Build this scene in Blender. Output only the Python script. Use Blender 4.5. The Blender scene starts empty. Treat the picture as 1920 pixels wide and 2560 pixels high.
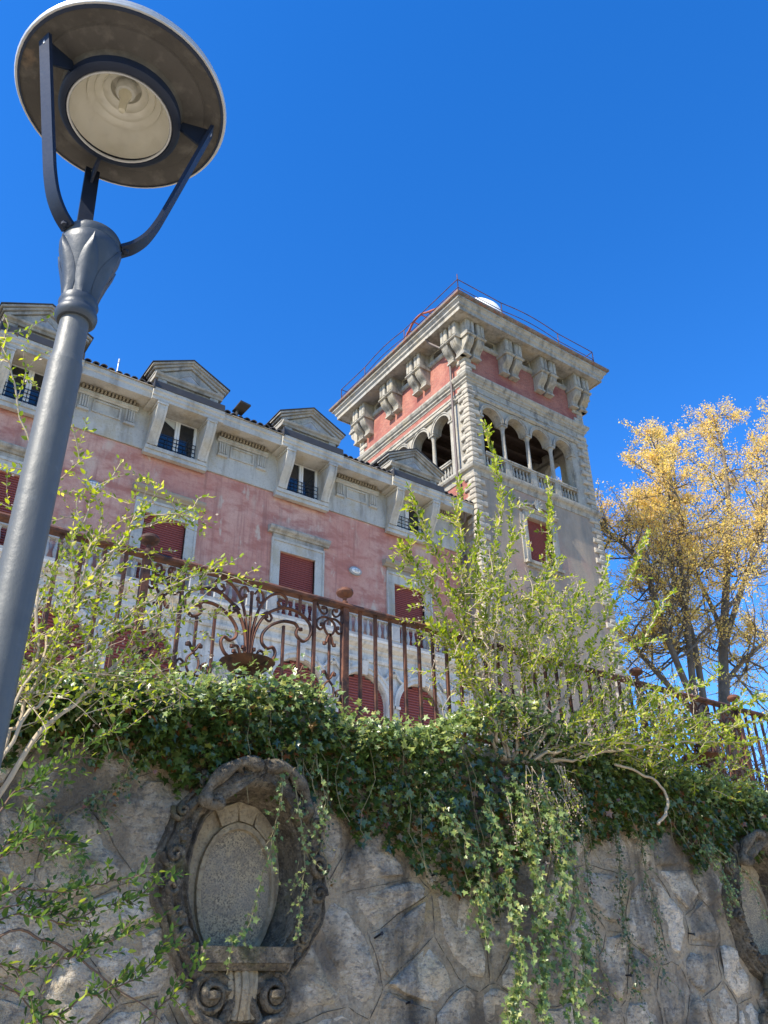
import bpy, bmesh, math, random
import numpy as np
from mathutils import Vector, Matrix
R_ = math.radians
rng = np.random.default_rng(7)
random.seed(7)
SC = bpy.context.scene
COL = SC.collection

# ------------------------------------------------------------------ camera
def cam_axes(pitch, roll, yaw):
    p, r, y = R_(pitch), R_(roll), R_(yaw)
    F = Vector((math.cos(p)*math.cos(y), math.cos(p)*math.sin(y), math.sin(p)))
    Rt = Vector((math.sin(y), -math.cos(y), 0))
    U = Rt.cross(F)
    return Rt*math.cos(r)+U*math.sin(r), -Rt*math.sin(r)+U*math.cos(r), F
CAM = Vector((0, 0, 1.6))
cd = bpy.data.cameras.new('camera'); cam = bpy.data.objects.new('camera', cd); COL.objects.link(cam)
a, b, c = cam_axes(29.87, -1.04, 54.15)
M = Matrix((a, b, -c)).transposed().to_4x4(); M.translation = CAM
cam.matrix_world = M
cd.sensor_fit = 'VERTICAL'; cd.sensor_height = 36; cd.sensor_width = 27
cd.lens = 2100/2560*36; cd.clip_start = .05; cd.clip_end = 5000
SC.camera = cam

# ------------------------------------------------------------------ light
SUN_AZ, SUN_EL = 187.0, 45.0
world = bpy.data.worlds.new('World'); SC.world = world; world.use_nodes = True
nt = world.node_tree; nt.nodes.clear()
sky = nt.nodes.new('ShaderNodeTexSky'); sky.sky_type = 'NISHITA'; sky.sun_disc = False
sky.sun_elevation = R_(SUN_EL); sky.sun_rotation = R_((90-SUN_AZ) % 360)
sky.altitude = 300; sky.air_density = 1.0; sky.dust_density = 0.1; sky.ozone_density = 4.0
hs = nt.nodes.new('ShaderNodeHueSaturation'); hs.inputs['Saturation'].default_value = 1.32; hs.inputs['Value'].default_value = 1.5; hs.inputs['Hue'].default_value = .510
bg = nt.nodes.new('ShaderNodeBackground'); bg.inputs['Strength'].default_value = .12
wo = nt.nodes.new('ShaderNodeOutputWorld')
nt.links.new(sky.outputs[0], hs.inputs['Color']); nt.links.new(hs.outputs[0], bg.inputs[0]); nt.links.new(bg.outputs[0], wo.inputs[0])
sd = bpy.data.lights.new('sun', 'SUN'); sun = bpy.data.objects.new('sun', sd); COL.objects.link(sun)
sd.energy = 5.0; sd.angle = R_(.53); sd.color = (1.0, .93, .80)
sv = Vector((math.cos(R_(SUN_EL))*math.cos(R_(SUN_AZ)), math.cos(R_(SUN_EL))*math.sin(R_(SUN_AZ)), math.sin(R_(SUN_EL))))
sun.rotation_euler = sv.to_track_quat('Z', 'Y').to_euler(); sun.location = (-20, -5, 40)
vs = SC.view_settings; vs.view_transform = 'Standard'; vs.look = 'None'; vs.exposure = .85; vs.gamma = 1; vs.use_curve_mapping = False

# ------------------------------------------------------------------ materials
MATS = {}
def mat(name, col, layers=(), rough=.8, bump=None, metal=0., trans=0., objvar=0., islevar=None, spec=.3, brick=None, transcol=None):
    """layers: (scale(3 or 1), colour, lo, hi, strength[, detail]); bump: list of (scale, dist)"""
    m = bpy.data.materials.new(name); m.use_nodes = True; t = m.node_tree; t.nodes.clear()
    N, L = t.nodes.new, t.links.new
    out = N('ShaderNodeOutputMaterial'); bs = N('ShaderNodeBsdfPrincipled')
    bs.inputs['Roughness'].default_value = rough; bs.inputs['Metallic'].default_value = metal
    bs.inputs['Specular IOR Level'].default_value = spec
    geo = N('ShaderNodeNewGeometry')
    rgb = N('ShaderNodeRGB'); rgb.outputs[0].default_value = (*col, 1); cur = rgb.outputs[0]
    def noise(sc, detail=6, ro=.6):
        mp = N('ShaderNodeMapping'); mp.vector_type = 'POINT'
        s3 = sc if isinstance(sc, (tuple, list)) else (sc, sc, sc)
        mp.inputs['Scale'].default_value = s3
        L(geo.outputs['Position'], mp.inputs['Vector'])
        n = N('ShaderNodeTexNoise'); n.inputs['Scale'].default_value = 1; n.inputs['Detail'].default_value = detail
        n.inputs['Roughness'].default_value = ro
        L(mp.outputs[0], n.inputs['Vector']); return n.outputs['Fac']
    def mix(fac, c1, c2, mode='MIX'):
        x = N('ShaderNodeMix'); x.data_type = 'RGBA'; x.blend_type = mode
        if isinstance(fac, float): x.inputs[0].default_value = fac
        else: L(fac, x.inputs[0])
        L(c1, x.inputs[6])
        if isinstance(c2, tuple): x.inputs[7].default_value = (*c2, 1)
        else: L(c2, x.inputs[7])
        return x.outputs[2]
    if islevar:
        ad = N('ShaderNodeMath'); ad.operation = 'ADD'; oi = N('ShaderNodeObjectInfo')
        L(geo.outputs['Random Per Island'], ad.inputs[0]); L(oi.outputs['Random'], ad.inputs[1])
        fr = N('ShaderNodeMath'); fr.operation = 'FRACT'; L(ad.outputs[0], fr.inputs[0])
        cr = N('ShaderNodeValToRGB'); el = cr.color_ramp.elements
        cr.color_ramp.interpolation = 'LINEAR'
        for i, (p, cc) in enumerate(islevar):
            e = el[i] if i < 2 else el.new(p)
            e.position = p; e.color = (*cc, 1)
        L(fr.outputs[0], cr.inputs[0]); cur = cr.outputs[0]
    if brick:
        tc = N('ShaderNodeTexBrick'); sep = N('ShaderNodeSeparateXYZ'); L(geo.outputs['Position'], sep.inputs[0])
        ad = N('ShaderNodeMath'); ad.operation = 'ADD'; L(sep.outputs[0], ad.inputs[0]); L(sep.outputs[1], ad.inputs[1])
        cb = N('ShaderNodeCombineXYZ'); L(ad.outputs[0], cb.inputs[0]); L(sep.outputs[2], cb.inputs[1])
        L(cb.outputs[0], tc.inputs['Vector']); tc.inputs['Scale'].default_value = 1
        tc.inputs['Brick Width'].default_value = brick[0]; tc.inputs['Row Height'].default_value = brick[1]; tc.inputs['Mortar Size'].default_value = brick[2]
        tc.inputs['Color1'].default_value = (*brick[3], 1); tc.inputs['Color2'].default_value = (*brick[4], 1); tc.inputs['Mortar'].default_value = (*brick[5], 1)
        cur = mix(brick[6], cur, tc.outputs['Color'])
    for ly in layers:
        sc, cc, lo, hi, st = ly[:5]
        f = noise(sc, ly[5] if len(ly) > 5 else 6)
        mr = N('ShaderNodeMapRange'); mr.inputs[1].default_value = lo; mr.inputs[2].default_value = hi
        mr.inputs[3].default_value = 0; mr.inputs[4].default_value = st
        L(f, mr.inputs[0]); cur = mix(mr.outputs[0], cur, cc)
    if objvar:
        oi = N('ShaderNodeObjectInfo'); mr = N('ShaderNodeMapRange')
        mr.inputs[3].default_value = 1-objvar; mr.inputs[4].default_value = 1+objvar
        L(oi.outputs['Random'], mr.inputs[0])
        h = N('ShaderNodeHueSaturation'); L(mr.outputs[0], h.inputs['Value']); L(cur, h.inputs['Color']); cur = h.outputs[0]
    L(cur, bs.inputs['Base Color'])
    if bump:
        prev = None
        for sc, dist in bump:
            bn = N('ShaderNodeBump'); bn.inputs['Strength'].default_value = 1; bn.inputs['Distance'].default_value = dist
            L(noise(sc, 5, .65), bn.inputs['Height'])
            if prev: L(prev, bn.inputs['Normal'])
            prev = bn.outputs[0]
        L(prev, bs.inputs['Normal'])
    if trans:
        tr = N('ShaderNodeBsdfTranslucent')
        hh = N('ShaderNodeHueSaturation'); hh.inputs['Saturation'].default_value = 1.1; hh.inputs['Value'].default_value = 1.5
        if transcol: hh.inputs['Hue'].default_value = transcol
        L(cur, hh.inputs['Color']); L(hh.outputs[0], tr.inputs[0])
        ms = N('ShaderNodeMixShader'); ms.inputs[0].default_value = trans
        L(bs.outputs[0], ms.inputs[1]); L(tr.outputs[0], ms.inputs[2]); L(ms.outputs[0], out.inputs[0])
    else:
        L(bs.outputs[0], out.inputs[0])
    MATS[name] = m
    return m

mat('pink_stucco', (.51, .235, .175), [((.5, .5, .35), (.60, .37, .28), .40, .60, .9), ((1.3, 1.3, 3.2), (.38, .135, .10), .48, .64, .75), ((3.5, 3.5, .45), (.36, .155, .12), .54, .68, .6), (34., (.36, .17, .13), .52, .68, .45), (60., (.62, .44, .36), .60, .72, .4), 
    ((1.1, 1.1, .35), (.55, .41, .31), .56, .68, .85), (7., (.38, .15, .11), .48, .74, .5), ((2.2, 2.2, .9), (.54, .45, .35), .60, .66, .75), ((6., 6., .35), (.30, .14, .11), .56, .68, .55)], .9, [(14., .012), (60., .004)])
mat('grey_stone', (.40, .37, .31), [((.8, .8, 1.6), (.27, .27, .26), .42, .66, .8), ((3., 3., .7), (.12, .112, .095), .47, .66, .75), (1.7, (.38, .31, .20), .52, .68, .65), (9., (.22, .21, .185), .50, .70, .55), (28., (.13, .12, .10), .54, .70, .5)], .85, [(22., .008), (6., .01)])
mat('attic_stone', (.50, .475, .41), [((.7, .7, 1.5), (.39, .38, .35), .42, .66, .8), ((2.6, 2.6, .5), (.20, .18, .145), .50, .68, .65), (1.5, (.42, .35, .23), .50, .66, .6), (24., (.22, .20, .17), .54, .70, .45), (8., (.58, .55, .48), .58, .78, .5)], .85, [(25., .006)])
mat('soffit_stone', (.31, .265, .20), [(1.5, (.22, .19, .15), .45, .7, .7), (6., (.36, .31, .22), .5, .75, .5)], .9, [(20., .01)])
mat('white_stone', (.62, .58, .51), [((.8, .8, 1.4), (.49, .47, .43), .42, .66, .7), (2.5, (.48, .40, .27), .56, .74, .6), ((5., 5., 1.2), (.18, .17, .15), .50, .68, .65), (24., (.26, .24, .21), .54, .70, .45)], .85, [(20., .008)])
mat('dark_stone', (.36, .36, .35), [((2.5, 2.5, 1.5), (.18, .18, .18), .45, .65, .8), (6., (.42, .40, .35), .5, .75, .5)], .9, [(20., .01)])
mat('tower_plaster', (.37, .285, .205), [((.6, .6, .4), (.37, .215, .17), .48, .66, .85), ((1.5, 1.5, .3), (.20, .18, .15), .44, .66, .85), (16., (.24, .21, .17), .5, .7, .5), (3., (.38, .335, .275), .5, .8, .5)], .9, [(18., .01)])
mat('tower_stone', (.38, .345, .28), [((1., 1., 1.6), (.28, .265, .23), .42, .66, .7), ((4., 4., .8), (.12, .11, .095), .48, .66, .75), (2., (.40, .33, .21), .52, .68, .65), (7., (.50, .46, .38), .54, .70, .6), (26., (.13, .12, .10), .54, .70, .55)], .88, [(20., .01), (5., .012)], objvar=.0)
mat('quoin_stone', (.44, .39, .31), [((3., 3., 3.), (.32, .285, .235), .45, .7, .7), (8., (.50, .44, .35), .5, .8, .5), ((4., 4., .8), (.18, .16, .135), .50, .68, .65), (24., (.17, .15, .12), .54, .70, .5)], .9, [(16., .025), (45., .01)], objvar=.10)
mat('red_brick', (.31, .11, .08), [((.7, .7, 1.), (.24, .07, .058), .44, .62, .85), (2.2, (.42, .19, .135), .48, .68, .7), (14., (.23, .10, .08), .50, .68, .6), (5., (.62, .42, .36), .70, .76, .7)], .9, [(30., .008)],
    brick=(.24, .075, .008, (.40, .13, .088), (.23, .08, .062), (.40, .25, .19), .72))
mat('roof_tile', (.075, .07, .07), [(3., (.14, .11, .095), .5, .75, .6)], .85, [(20., .01)], objvar=.25)
mat('gutter_zinc', (.055, .052, .05), [(3., (.09, .085, .08), .5, .75, .6)], .55, metal=.3)
mat('red_tile_edge', (.20, .16, .125), [(4., (.10, .08, .07), .45, .66, .8), (7., (.26, .085, .06), .52, .62, .85), (11., (.35, .30, .24), .6, .75, .6)], .9, [(20., .015)])
mat('shutter_red', (.25, .07, .06), [((.6, .6, 2.), (.24, .06, .055), .45, .7, .6), (9., (.34, .11, .10), .55, .8, .4)], .65, [(40., .002)])
mat('white_paint', (.74, .74, .71), [(6., (.6, .6, .56), .5, .8, .4)], .5)
mat('window_glass', (.012, .016, .022), [], .03, spec=.9)
mat('curtain_cloth', (.55, .57, .55), [((9., 9., .5), (.42, .44, .43), .4, .7, .7)], .9)
mat('black_iron', (.02, .022, .028), [(9., (.045, .04, .04), .5, .75, .6)], .5, metal=.4)
mat('rusty_iron', (.14, .058, .034), [(4., (.045, .026, .022), .44, .58, .9), (17., (.25, .10, .05), .5, .75, .7), (45., (.055, .04, .035), .55, .75, .6)], .75, [(60., .002), (18., .003)], metal=.15)
mat('red_iron', (.30, .085, .05), [(6., (.2, .05, .03), .45, .7, .7)], .7)
mat('dark_wood', (.055, .035, .025), [((8., 1., 8.), (.03, .02, .015), .4, .7, .7)], .85)
mat('lamp_paint', (.088, .092, .085), [(1.2, (.105, .11, .102), .45, .7, .5), (30., (.13, .14, .14), .60, .72, .6), (9., (.05, .055, .056), .56, .70, .6), ((7., 7., .5), (.13, .135, .13), .60, .70, .5), ((5., 5., 1.2), (.055, .06, .062), .56, .74, .5)], .5, [(26., .0016), (110., .0006)], spec=.45)
mat('lamp_paint_shaded', (.040, .050, .060), [(20., (.065, .078, .09), .5, .75, .6), (6., (.028, .034, .042), .5, .7, .6)], .45, [(40., .0012)], spec=.45)  # darker lamp paint: shade on collar and capital put into the colour
mat('lamp_navy', (.008, .014, .030), [(20., (.016, .025, .045), .5, .75, .5)], .5, [(50., .0008)], spec=.3)
mat('lamp_inside', (.075, .07, .062), [(7., (.06, .056, .05), .45, .62, .8), ((4., 4., 4.), (.19, .11, .05), .60, .67, .8), (16., (.16, .15, .13), .52, .70, .5), (30., (.16, .14, .11), .6, .75, .4)], .8, [(40., .002)])
mat('lamp_rim', (.50, .51, .50), [(9., (.36, .37, .37), .45, .7, .6)], .45, metal=.4)
mat('lamp_reflector', (.88, .86, .78), [(6., (.74, .71, .60), .45, .75, .6), (5., (.58, .55, .45), .55, .72, .5)], .32, metal=.25)
mat('clear_glass', (.9, .9, .88), [], .05, spec=.5)
_g = MATS['clear_glass'].node_tree; _g.nodes['Principled BSDF'].inputs['Transmission Weight'].default_value = 1.0; _g.nodes['Principled BSDF'].inputs['IOR'].default_value = 1.12
mat('lamp_bulb', (.85, .80, .62), [], .2, spec=.6)
mat('wall_mortar', (.48, .375, .245), [(2.4, (.34, .285, .21), .42, .66, .8), (8., (.56, .48, .365), .5, .72, .7), ((2., 2., 1.6), (.44, .33, .15), .57, .70, .7), (20., (.21, .175, .13), .50, .66, .7), (60., (.58, .51, .40), .56, .70, .55), ((1.5, 1.5, .3), (.07, .06, .048), .53, .63, .88), ((.8, .8, .7), (.12, .10, .08), .54, .61, .75)], .95, [(9., .06), (24., .035), (80., .014)])
mat('wall_stone', (.62, .515, .375), [(3.2, (.44, .37, .275), .42, .62, .8), ((7., 7., 18.), (.78, .69, .55), .50, .66, .85), (1.6, (.47, .39, .25), .56, .68, .65), ((22., 22., 40.), (.19, .175, .155), .50, .64, .75), (9., (.40, .37, .33), .55, .68, .6), (70., (.74, .65, .51), .57, .70, .55), ((1.5, 1.5, .3), (.075, .066, .055), .53, .63, .88), ((.8, .8, .7), (.12, .105, .085), .54, .61, .75)], .92, [(6., .07), (17., .05), (50., .022)], objvar=.30)
mat('path_gravel', (.52, .44, .33), [(3., (.44, .37, .28), .4, .7, .7), (40., (.58, .50, .38), .5, .7, .6)], .95, [(30., .02)])
mat('carved_stone', (.20, .165, .115), [(4., (.07, .058, .044), .42, .60, .9), (14., (.40, .33, .235), .52, .72, .7), (2.2, (.30, .24, .14), .57, .72, .6), (38., (.05, .042, .035), .50, .64, .75), (3., (.10, .11, .04), .56, .68, .6), (70., (.36, .31, .24), .58, .70, .6)], .95, [(9., .05), (26., .035), (75., .014)])
mat('niche_stone', (.46, .37, .24), [(4., (.24, .19, .125), .43, .64, .85), (14., (.50, .42, .30), .5, .70, .6), (40., (.16, .13, .09), .52, .68, .65)], .95, [(12., .03), (40., .016), (90., .008)])
mat('niche_mosaic', (.48, .375, .235), [(75., (.14, .115, .085), .47, .58, .9), (120., (.68, .55, .37), .55, .66, .8), (14., (.24, .20, .15), .48, .62, .7), (2.5, (.30, .27, .22), .5, .7, .6)], .95, [(38., .02), (90., .008)])
mat('ground_grass', (.075, .085, .04), [(3., (.10, .10, .05), .4, .7, .7), (40., (.05, .06, .025), .5, .7, .6)], .95, [(30., .02)])
mat('terrace_gravel', (.50, .425, .32), [(2., (.40, .34, .26), .4, .7, .7), (20., (.56, .48, .37), .5, .7, .7)], .95, [(30., .03)])
mat('ivy_leaf', (.05, .09, .02), [], .33, trans=.22, spec=.8, transcol=.49, islevar=[(0, (.026, .05, .011)), (.35, (.055, .092, .016)), (.6, (.09, .135, .022)), (.82, (.16, .20, .04)), (.93, (.10, .12, .03)), (.965, (.22, .10, .02)), (1., (.20, .06, .02))])  # light olive steps of the ramp stand in for sunlit leaves
mat('sunlit_young_ivy', (.05, .09, .02), [], .36, trans=.35, spec=.7, transcol=.49, islevar=[(0, (.08, .14, .035)), (.5, (.19, .27, .07)), (.85, (.32, .38, .12)), (1., (.45, .43, .12))])  # paler ivy green, sun on crest and trails put into the colour
mat('spring_leaf', (.2, .3, .04), [], .5, trans=.5, spec=.35, transcol=.49, islevar=[(0, (.11, .17, .025)), (.45, (.25, .34, .035)), (.8, (.42, .47, .05)), (1., (.60, .56, .13))])
mat('green_leaf', (.1, .2, .04), [], .5, trans=.4, spec=.35, transcol=.49, islevar=[(0, (.04, .09, .02)), (.45, (.08, .155, .03)), (.8, (.16, .25, .04)), (1., (.36, .42, .06))])
mat('seed_head', (.20, .15, .11), [], .9, islevar=[(0, (.18, .13, .10)), (.6, (.34, .26, .20)), (1., (.50, .42, .33))])
mat('shrub_bark', (.42, .34, .23), [((14., 14., 4.), (.28, .21, .14), .45, .7, .7), (40., (.54, .46, .34), .55, .75, .5)], .9, [(60., .003)])
mat('brown_twig', (.15, .095, .065), [(20., (.22, .16, .11), .5, .75, .6)], .9)
mat('vine_stem', (.19, .165, .085), [(20., (.18, .14, .08), .45, .7, .6)], .9)
mat('tree_bark', (.15, .12, .09), [((3., 3., 1.), (.08, .066, .05), .42, .66, .8), (9., (.27, .24, .17), .55, .75, .5)], .95, [(8., .03)])
mat('tree_blossom', (.5, .3, .06), [], .7, trans=.5, islevar=[(0, (.50, .40, .18)), (.3, (.66, .46, .20)), (.6, (.80, .60, .14)), (.85, (.85, .66, .16)), (1., (.85, .70, .48))])
mat('dark_twig', (.05, .035, .03), [(5., (.08, .06, .05), .5, .7, .6)], .95)
mat('white_dome', (.80, .80, .78), [], .5)
mat('pvc_pipe', (.12, .09, .08), [(4., (.17, .13, .11), .5, .7, .6)], .5)

# ------------------------------------------------------------------ geometry helpers
def ident(u, d, z): return (u, d, z)
def front(y0): return lambda u, d, z: (u, y0-d, z)         # faces -Y ; d = outward
def left(x0): return lambda u, d, z: (x0-d, u, z)          # faces -X
def back(y0): return lambda u, d, z: (u, y0+d, z)
def right(x0): return lambda u, d, z: (x0+d, u, z)

class MB:
    def __init__(s, T=ident): s.v = []; s.f = []; s.T = T
    def add(s, vs, fs, raw=False):
        o = len(s.v)
        s.v += [tuple(p) if raw else s.T(*p) for p in vs]
        s.f += [tuple(i+o for i in f) for f in fs]
        return s
    def box(s, u0, u1, d0, d1, z0, z1):
        return s.add([(u0,d0,z0),(u1,d0,z0),(u1,d1,z0),(u0,d1,z0),(u0,d0,z1),(u1,d0,z1),(u1,d1,z1),(u0,d1,z1)],
              [(0,3,2,1),(4,5,6,7),(0,1,5,4),(1,2,6,5),(2,3,7,6),(3,0,4,7)])
    def cbox(s, u0, u1, d0, d1, z0, z1, c):
        """box whose outer face (d1) is chamfered by c"""
        return s.add([(u0,d0,z0),(u1,d0,z0),(u1,d0,z1),(u0,d0,z1),(u0,d1-c,z0),(u1,d1-c,z0),(u1,d1-c,z1),(u0,d1-c,z1),
               (u0+c,d1,z0+c),(u1-c,d1,z0+c),(u1-c,d1,z1-c),(u0+c,d1,z1-c)],
              [(0,1,2,3),(0,4,5,1),(1,5,6,2),(2,6,7,3),(3,7,4,0),(4,8,9,5),(5,9,10,6),(6,10,11,7),(7,11,8,4),(8,11,10,9)])
    def prism(s, poly, d0, d1):
        """polygon in (u,z) extruded along d"""
        n = len(poly); vs = [(u,d0,z) for u,z in poly]+[(u,d1,z) for u,z in poly]
        fs = [tuple(range(n)), tuple(range(2*n-1, n-1, -1))]+[(i,(i+1)%n,n+(i+1)%n,n+i) for i in range(n)]
        return s.add(vs, fs)
    def uprism(s, poly, u0, u1):
        """profile in (d,z) extruded along u"""
        n = len(poly); vs = [(u0,d,z) for d,z in poly]+[(u1,d,z) for d,z in poly]
        fs = [tuple(range(n)), tuple(range(2*n-1, n-1, -1))]+[(i,(i+1)%n,n+(i+1)%n,n+i) for i in range(n)]
        return s.add(vs, fs)
    def tube(s, pts, rad, n=6, flat=None, cap=True, raw=True, ref=None):
        pts = [Vector(p) for p in pts]; m = len(pts)
        if m < 2: return s
        if not hasattr(rad, '__len__'): rad = [rad]*m
        prev = None; vs = []
        for i in range(m):
            t = (pts[min(i+1,m-1)]-pts[max(i-1,0)])
            if t.length < 1e-9: t = Vector((0,0,1))
            t.normalize()
            if prev is None:
                r0 = Vector(ref) if ref else (Vector((0,0,1)) if abs(t.z) < .9 else Vector((1,0,0)))
                nrm = (r0-t*r0.dot(t)).normalized()
            else:
                nrm = prev-t*prev.dot(t)
                nrm = nrm.normalized() if nrm.length > 1e-6 else t.orthogonal().normalized()
            prev = nrm; bi = t.cross(nrm)
            k1, k2 = (rad[i], rad[i]) if flat is None else (flat[0]*rad[i], flat[1]*rad[i])
            for j in range(n):
                an = 2*math.pi*(j+.5)/n
                vs.append(pts[i]+nrm*(math.cos(an)*k1)+bi*(math.sin(an)*k2))
        fs = [(i*n+j, i*n+(j+1)%n, (i+1)*n+(j+1)%n, (i+1)*n+j) for i in range(m-1) for j in range(n)]
        if cap: fs += [tuple(range(n-1,-1,-1)), tuple((m-1)*n+j for j in range(n))]
        return s.add(vs, fs, raw=raw)
    def lathe(s, prof, centre=(0,0,0), n=16, raw=True, a0=0, squash=None):
        """profile (r,z) around the z axis"""
        vs = []; m = len(prof)
        for r, z in prof:
            for j in range(n):
                an = a0+2*math.pi*j/n
                vs.append((centre[0]+r*math.cos(an), centre[1]+r*math.sin(an), centre[2]+z))
        fs = [(i*n+j, i*n+(j+1)%n, (i+1)*n+(j+1)%n, (i+1)*n+j) for i in range(m-1) for j in range(n)]
        if prof[0][0] > 1e-6: fs.append(tuple(range(n-1,-1,-1)))
        if prof[-1][0] > 1e-6: fs.append(tuple((m-1)*n+j for j in range(n)))
        return s.add(vs, fs, raw=raw)
    def mesh(s, name, m, smooth=None):
        me = bpy.data.meshes.new(name); me.from_pydata(s.v, [], s.f)
        bm = bmesh.new(); bm.from_mesh(me); bmesh.ops.recalc_face_normals(bm, faces=bm.faces); bm.to_mesh(me); bm.free()
        me.materials.append(MATS[m])
        if smooth is not None:
            me.shade_smooth(); me.set_sharp_from_angle(angle=R_(smooth))
        return me
    def build(s, name, m, parent=None, smooth=None, kind=None, label=None):
        return link(name, s.mesh(name, m, smooth), parent, kind=kind, label=label)

def link(name, me, parent=None, loc=None, kind=None, label=None, mw=None):
    o = bpy.data.objects.new(name, me); COL.objects.link(o)
    if parent:
        o.parent = parent
        o.matrix_parent_inverse = Matrix.Translation(-parent.location)
    if loc is not None: o.location = loc
    if mw is not None: o.matrix_basis = mw
    if kind: o['kind'] = kind
    if label: o['label'] = label
    return o
def thing(name, label, cat, loc=(0,0,0), group=None, kind=None):
    o = bpy.data.objects.new(name, None); COL.objects.link(o); o.location = loc; o.empty_display_size = .3
    o['label'] = label; o['category'] = cat
    if group: o['group'] = group
    if kind: o['kind'] = kind
    return o
def structure(name, mb, m, smooth=None):
    o = mb.build(name, m, None, smooth); o['kind'] = 'structure'; return o
def tri_mesh(name, V, F, m):
    me = bpy.data.meshes.new(name)
    V = np.asarray(V, np.float32); F = np.asarray(F, np.int32)
    me.vertices.add(len(V)); me.vertices.foreach_set('co', V.ravel())
    me.loops.add(F.size); me.loops.foreach_set('vertex_index', F.ravel())
    me.polygons.add(len(F)); me.polygons.foreach_set('loop_start', np.arange(0, F.size, 3, dtype=np.int32))
    me.update(calc_edges=True); me.validate()
    me.materials.append(MATS[m]); return me
def spline(ctrl, k=6):
    """Catmull-Rom through control points"""
    P = [np.array(p, float) for p in ctrl]
    if len(P) < 3: return [tuple(p) for p in P]
    P = [2*P[0]-P[1]]+P+[2*P[-1]-P[-2]]; out = []
    for i in range(1, len(P)-2):
        p0,p1,p2,p3 = P[i-1:i+3]
        for j in range(k):
            t = j/k
            out.append(.5*((2*p1)+(-p0+p2)*t+(2*p0-5*p1+4*p2-p3)*t*t+(-p0+3*p1-3*p2+p3)*t**3))
    out.append(P[-2]); return [tuple(p) for p in out]

def wall_holes(mb, u0, u1, z0, z1, holes, d0, d1):
    """wall slab with rectangular holes (hu0,hu1,hz0,hz1), cut into butted boxes"""
    holes = sorted(holes); cur = u0
    for h in holes:
        if h[0] > cur: mb.box(cur, h[0], d0, d1, z0, z1)
        if h[2] > z0: mb.box(h[0], h[1], d0, d1, z0, h[2])
        if h[3] < z1: mb.box(h[0], h[1], d0, d1, h[3], z1)
        cur = h[1]
    if cur < u1: mb.box(cur, u1, d0, d1, z0, z1)
def arch_wall(mb, u0, u1, z0, zs, zt, centres, r, d0, d1, n=12, zbot=None):
    """wall with round-headed openings; openings run from zbot (default z0) up"""
    cur = u0
    for c in centres:
        if c-r > cur: mb.box(cur, c-r, d0, d1, z0, zt)
        if zbot and zbot > z0: mb.box(c-r, c+r, d0, d1, z0, zbot)
        pts = [(c-r*math.cos(math.pi*i/n), zs+r*math.sin(math.pi*i/n)) for i in range(n+1)]
        for i in range(n):
            a, b = pts[i], pts[i+1]
            mb.prism([a, b, (b[0], zt), (a[0], zt)], d0, d1)
        cur = c+r
    if cur < u1: mb.box(cur, u1, d0, d1, z0, zt)
def arch_ring(mb, c, zs, r0, r1, d0, d1, n=16, leg=0.):
    pin = [(c-r0*math.cos(math.pi*i/n), zs+r0*math.sin(math.pi*i/n)) for i in range(n+1)]
    pou = [(c-r1*math.cos(math.pi*i/n), zs+r1*math.sin(math.pi*i/n)) for i in range(n+1)]
    for i in range(n): mb.prism([pin[i], pin[i+1], pou[i+1], pou[i]], d0, d1)
    if leg:
        mb.box(c-r1, c-r0, d0, d1, zs-leg, zs); mb.box(c+r0, c+r1, d0, d1, zs-leg, zs)
def moulding(mb, u0, u1, prof):
    """closed (d,z) profile run along u"""
    mb.uprism(prof, u0, u1)

LEAF_OVATE = (np.array([(0,0,0),(.20,.35,.07),(.15,.7,.05),(0,1,-.06),(-.15,.7,.05),(-.20,.35,.07),(0,.5,-.02)], float),
              [(0,1,6),(1,2,6),(2,3,6),(3,4,6),(4,5,6),(5,0,6)])
LEAF_SIMPLE = (np.array([(0,0,0),(.2,.45,.06),(0,1,-.04),(-.2,.45,.06)], float), [(0,1,2),(0,2,3)])
LEAF_IVY = (np.array([(0,-.02,0),(.36,-.20,.03),(.30,.12,.06),(.50,.34,.02),(.17,.45,.05),(0,.92,-.05),(-.17,.45,.05),(-.50,.34,.02),(-.30,.12,.06),(-.36,-.20,.03),(0,.2,-.02)], float),
            [(0,1,10),(1,2,10),(2,3,10),(3,4,10),(4,5,10),(5,6,10),(6,7,10),(7,8,10),(8,9,10),(9,0,10)])
def leaf_frames(D, Nn):
    """axes from length directions D and rough normals Nn"""
    D = D/np.linalg.norm(D, axis=1, keepdims=True)
    X = np.cross(D, Nn); X /= np.maximum(np.linalg.norm(X, axis=1, keepdims=True), 1e-6)
    Z = np.cross(X, D); return X, D, Z
def leaves_mesh(name, P, D, Nn, S, tpl, m, width=1.):
    V0, F0 = tpl; X, Y, Z = leaf_frames(np.asarray(D, float), np.asarray(Nn, float)); S = np.asarray(S)[:, None, None]
    V = np.asarray(P)[:, None, :]+S*(V0[None,:,0:1]*width*X[:,None,:]+V0[None,:,1:2]*Y[:,None,:]+V0[None,:,2:3]*Z[:,None,:])
    n, k = V.shape[:2]
    F = (np.arange(n)[:,None,None]*k+np.array(F0)[None]).reshape(-1,3)
    return tri_mesh(name, V.reshape(-1,3), F, m)
_leafmesh = {}
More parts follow.
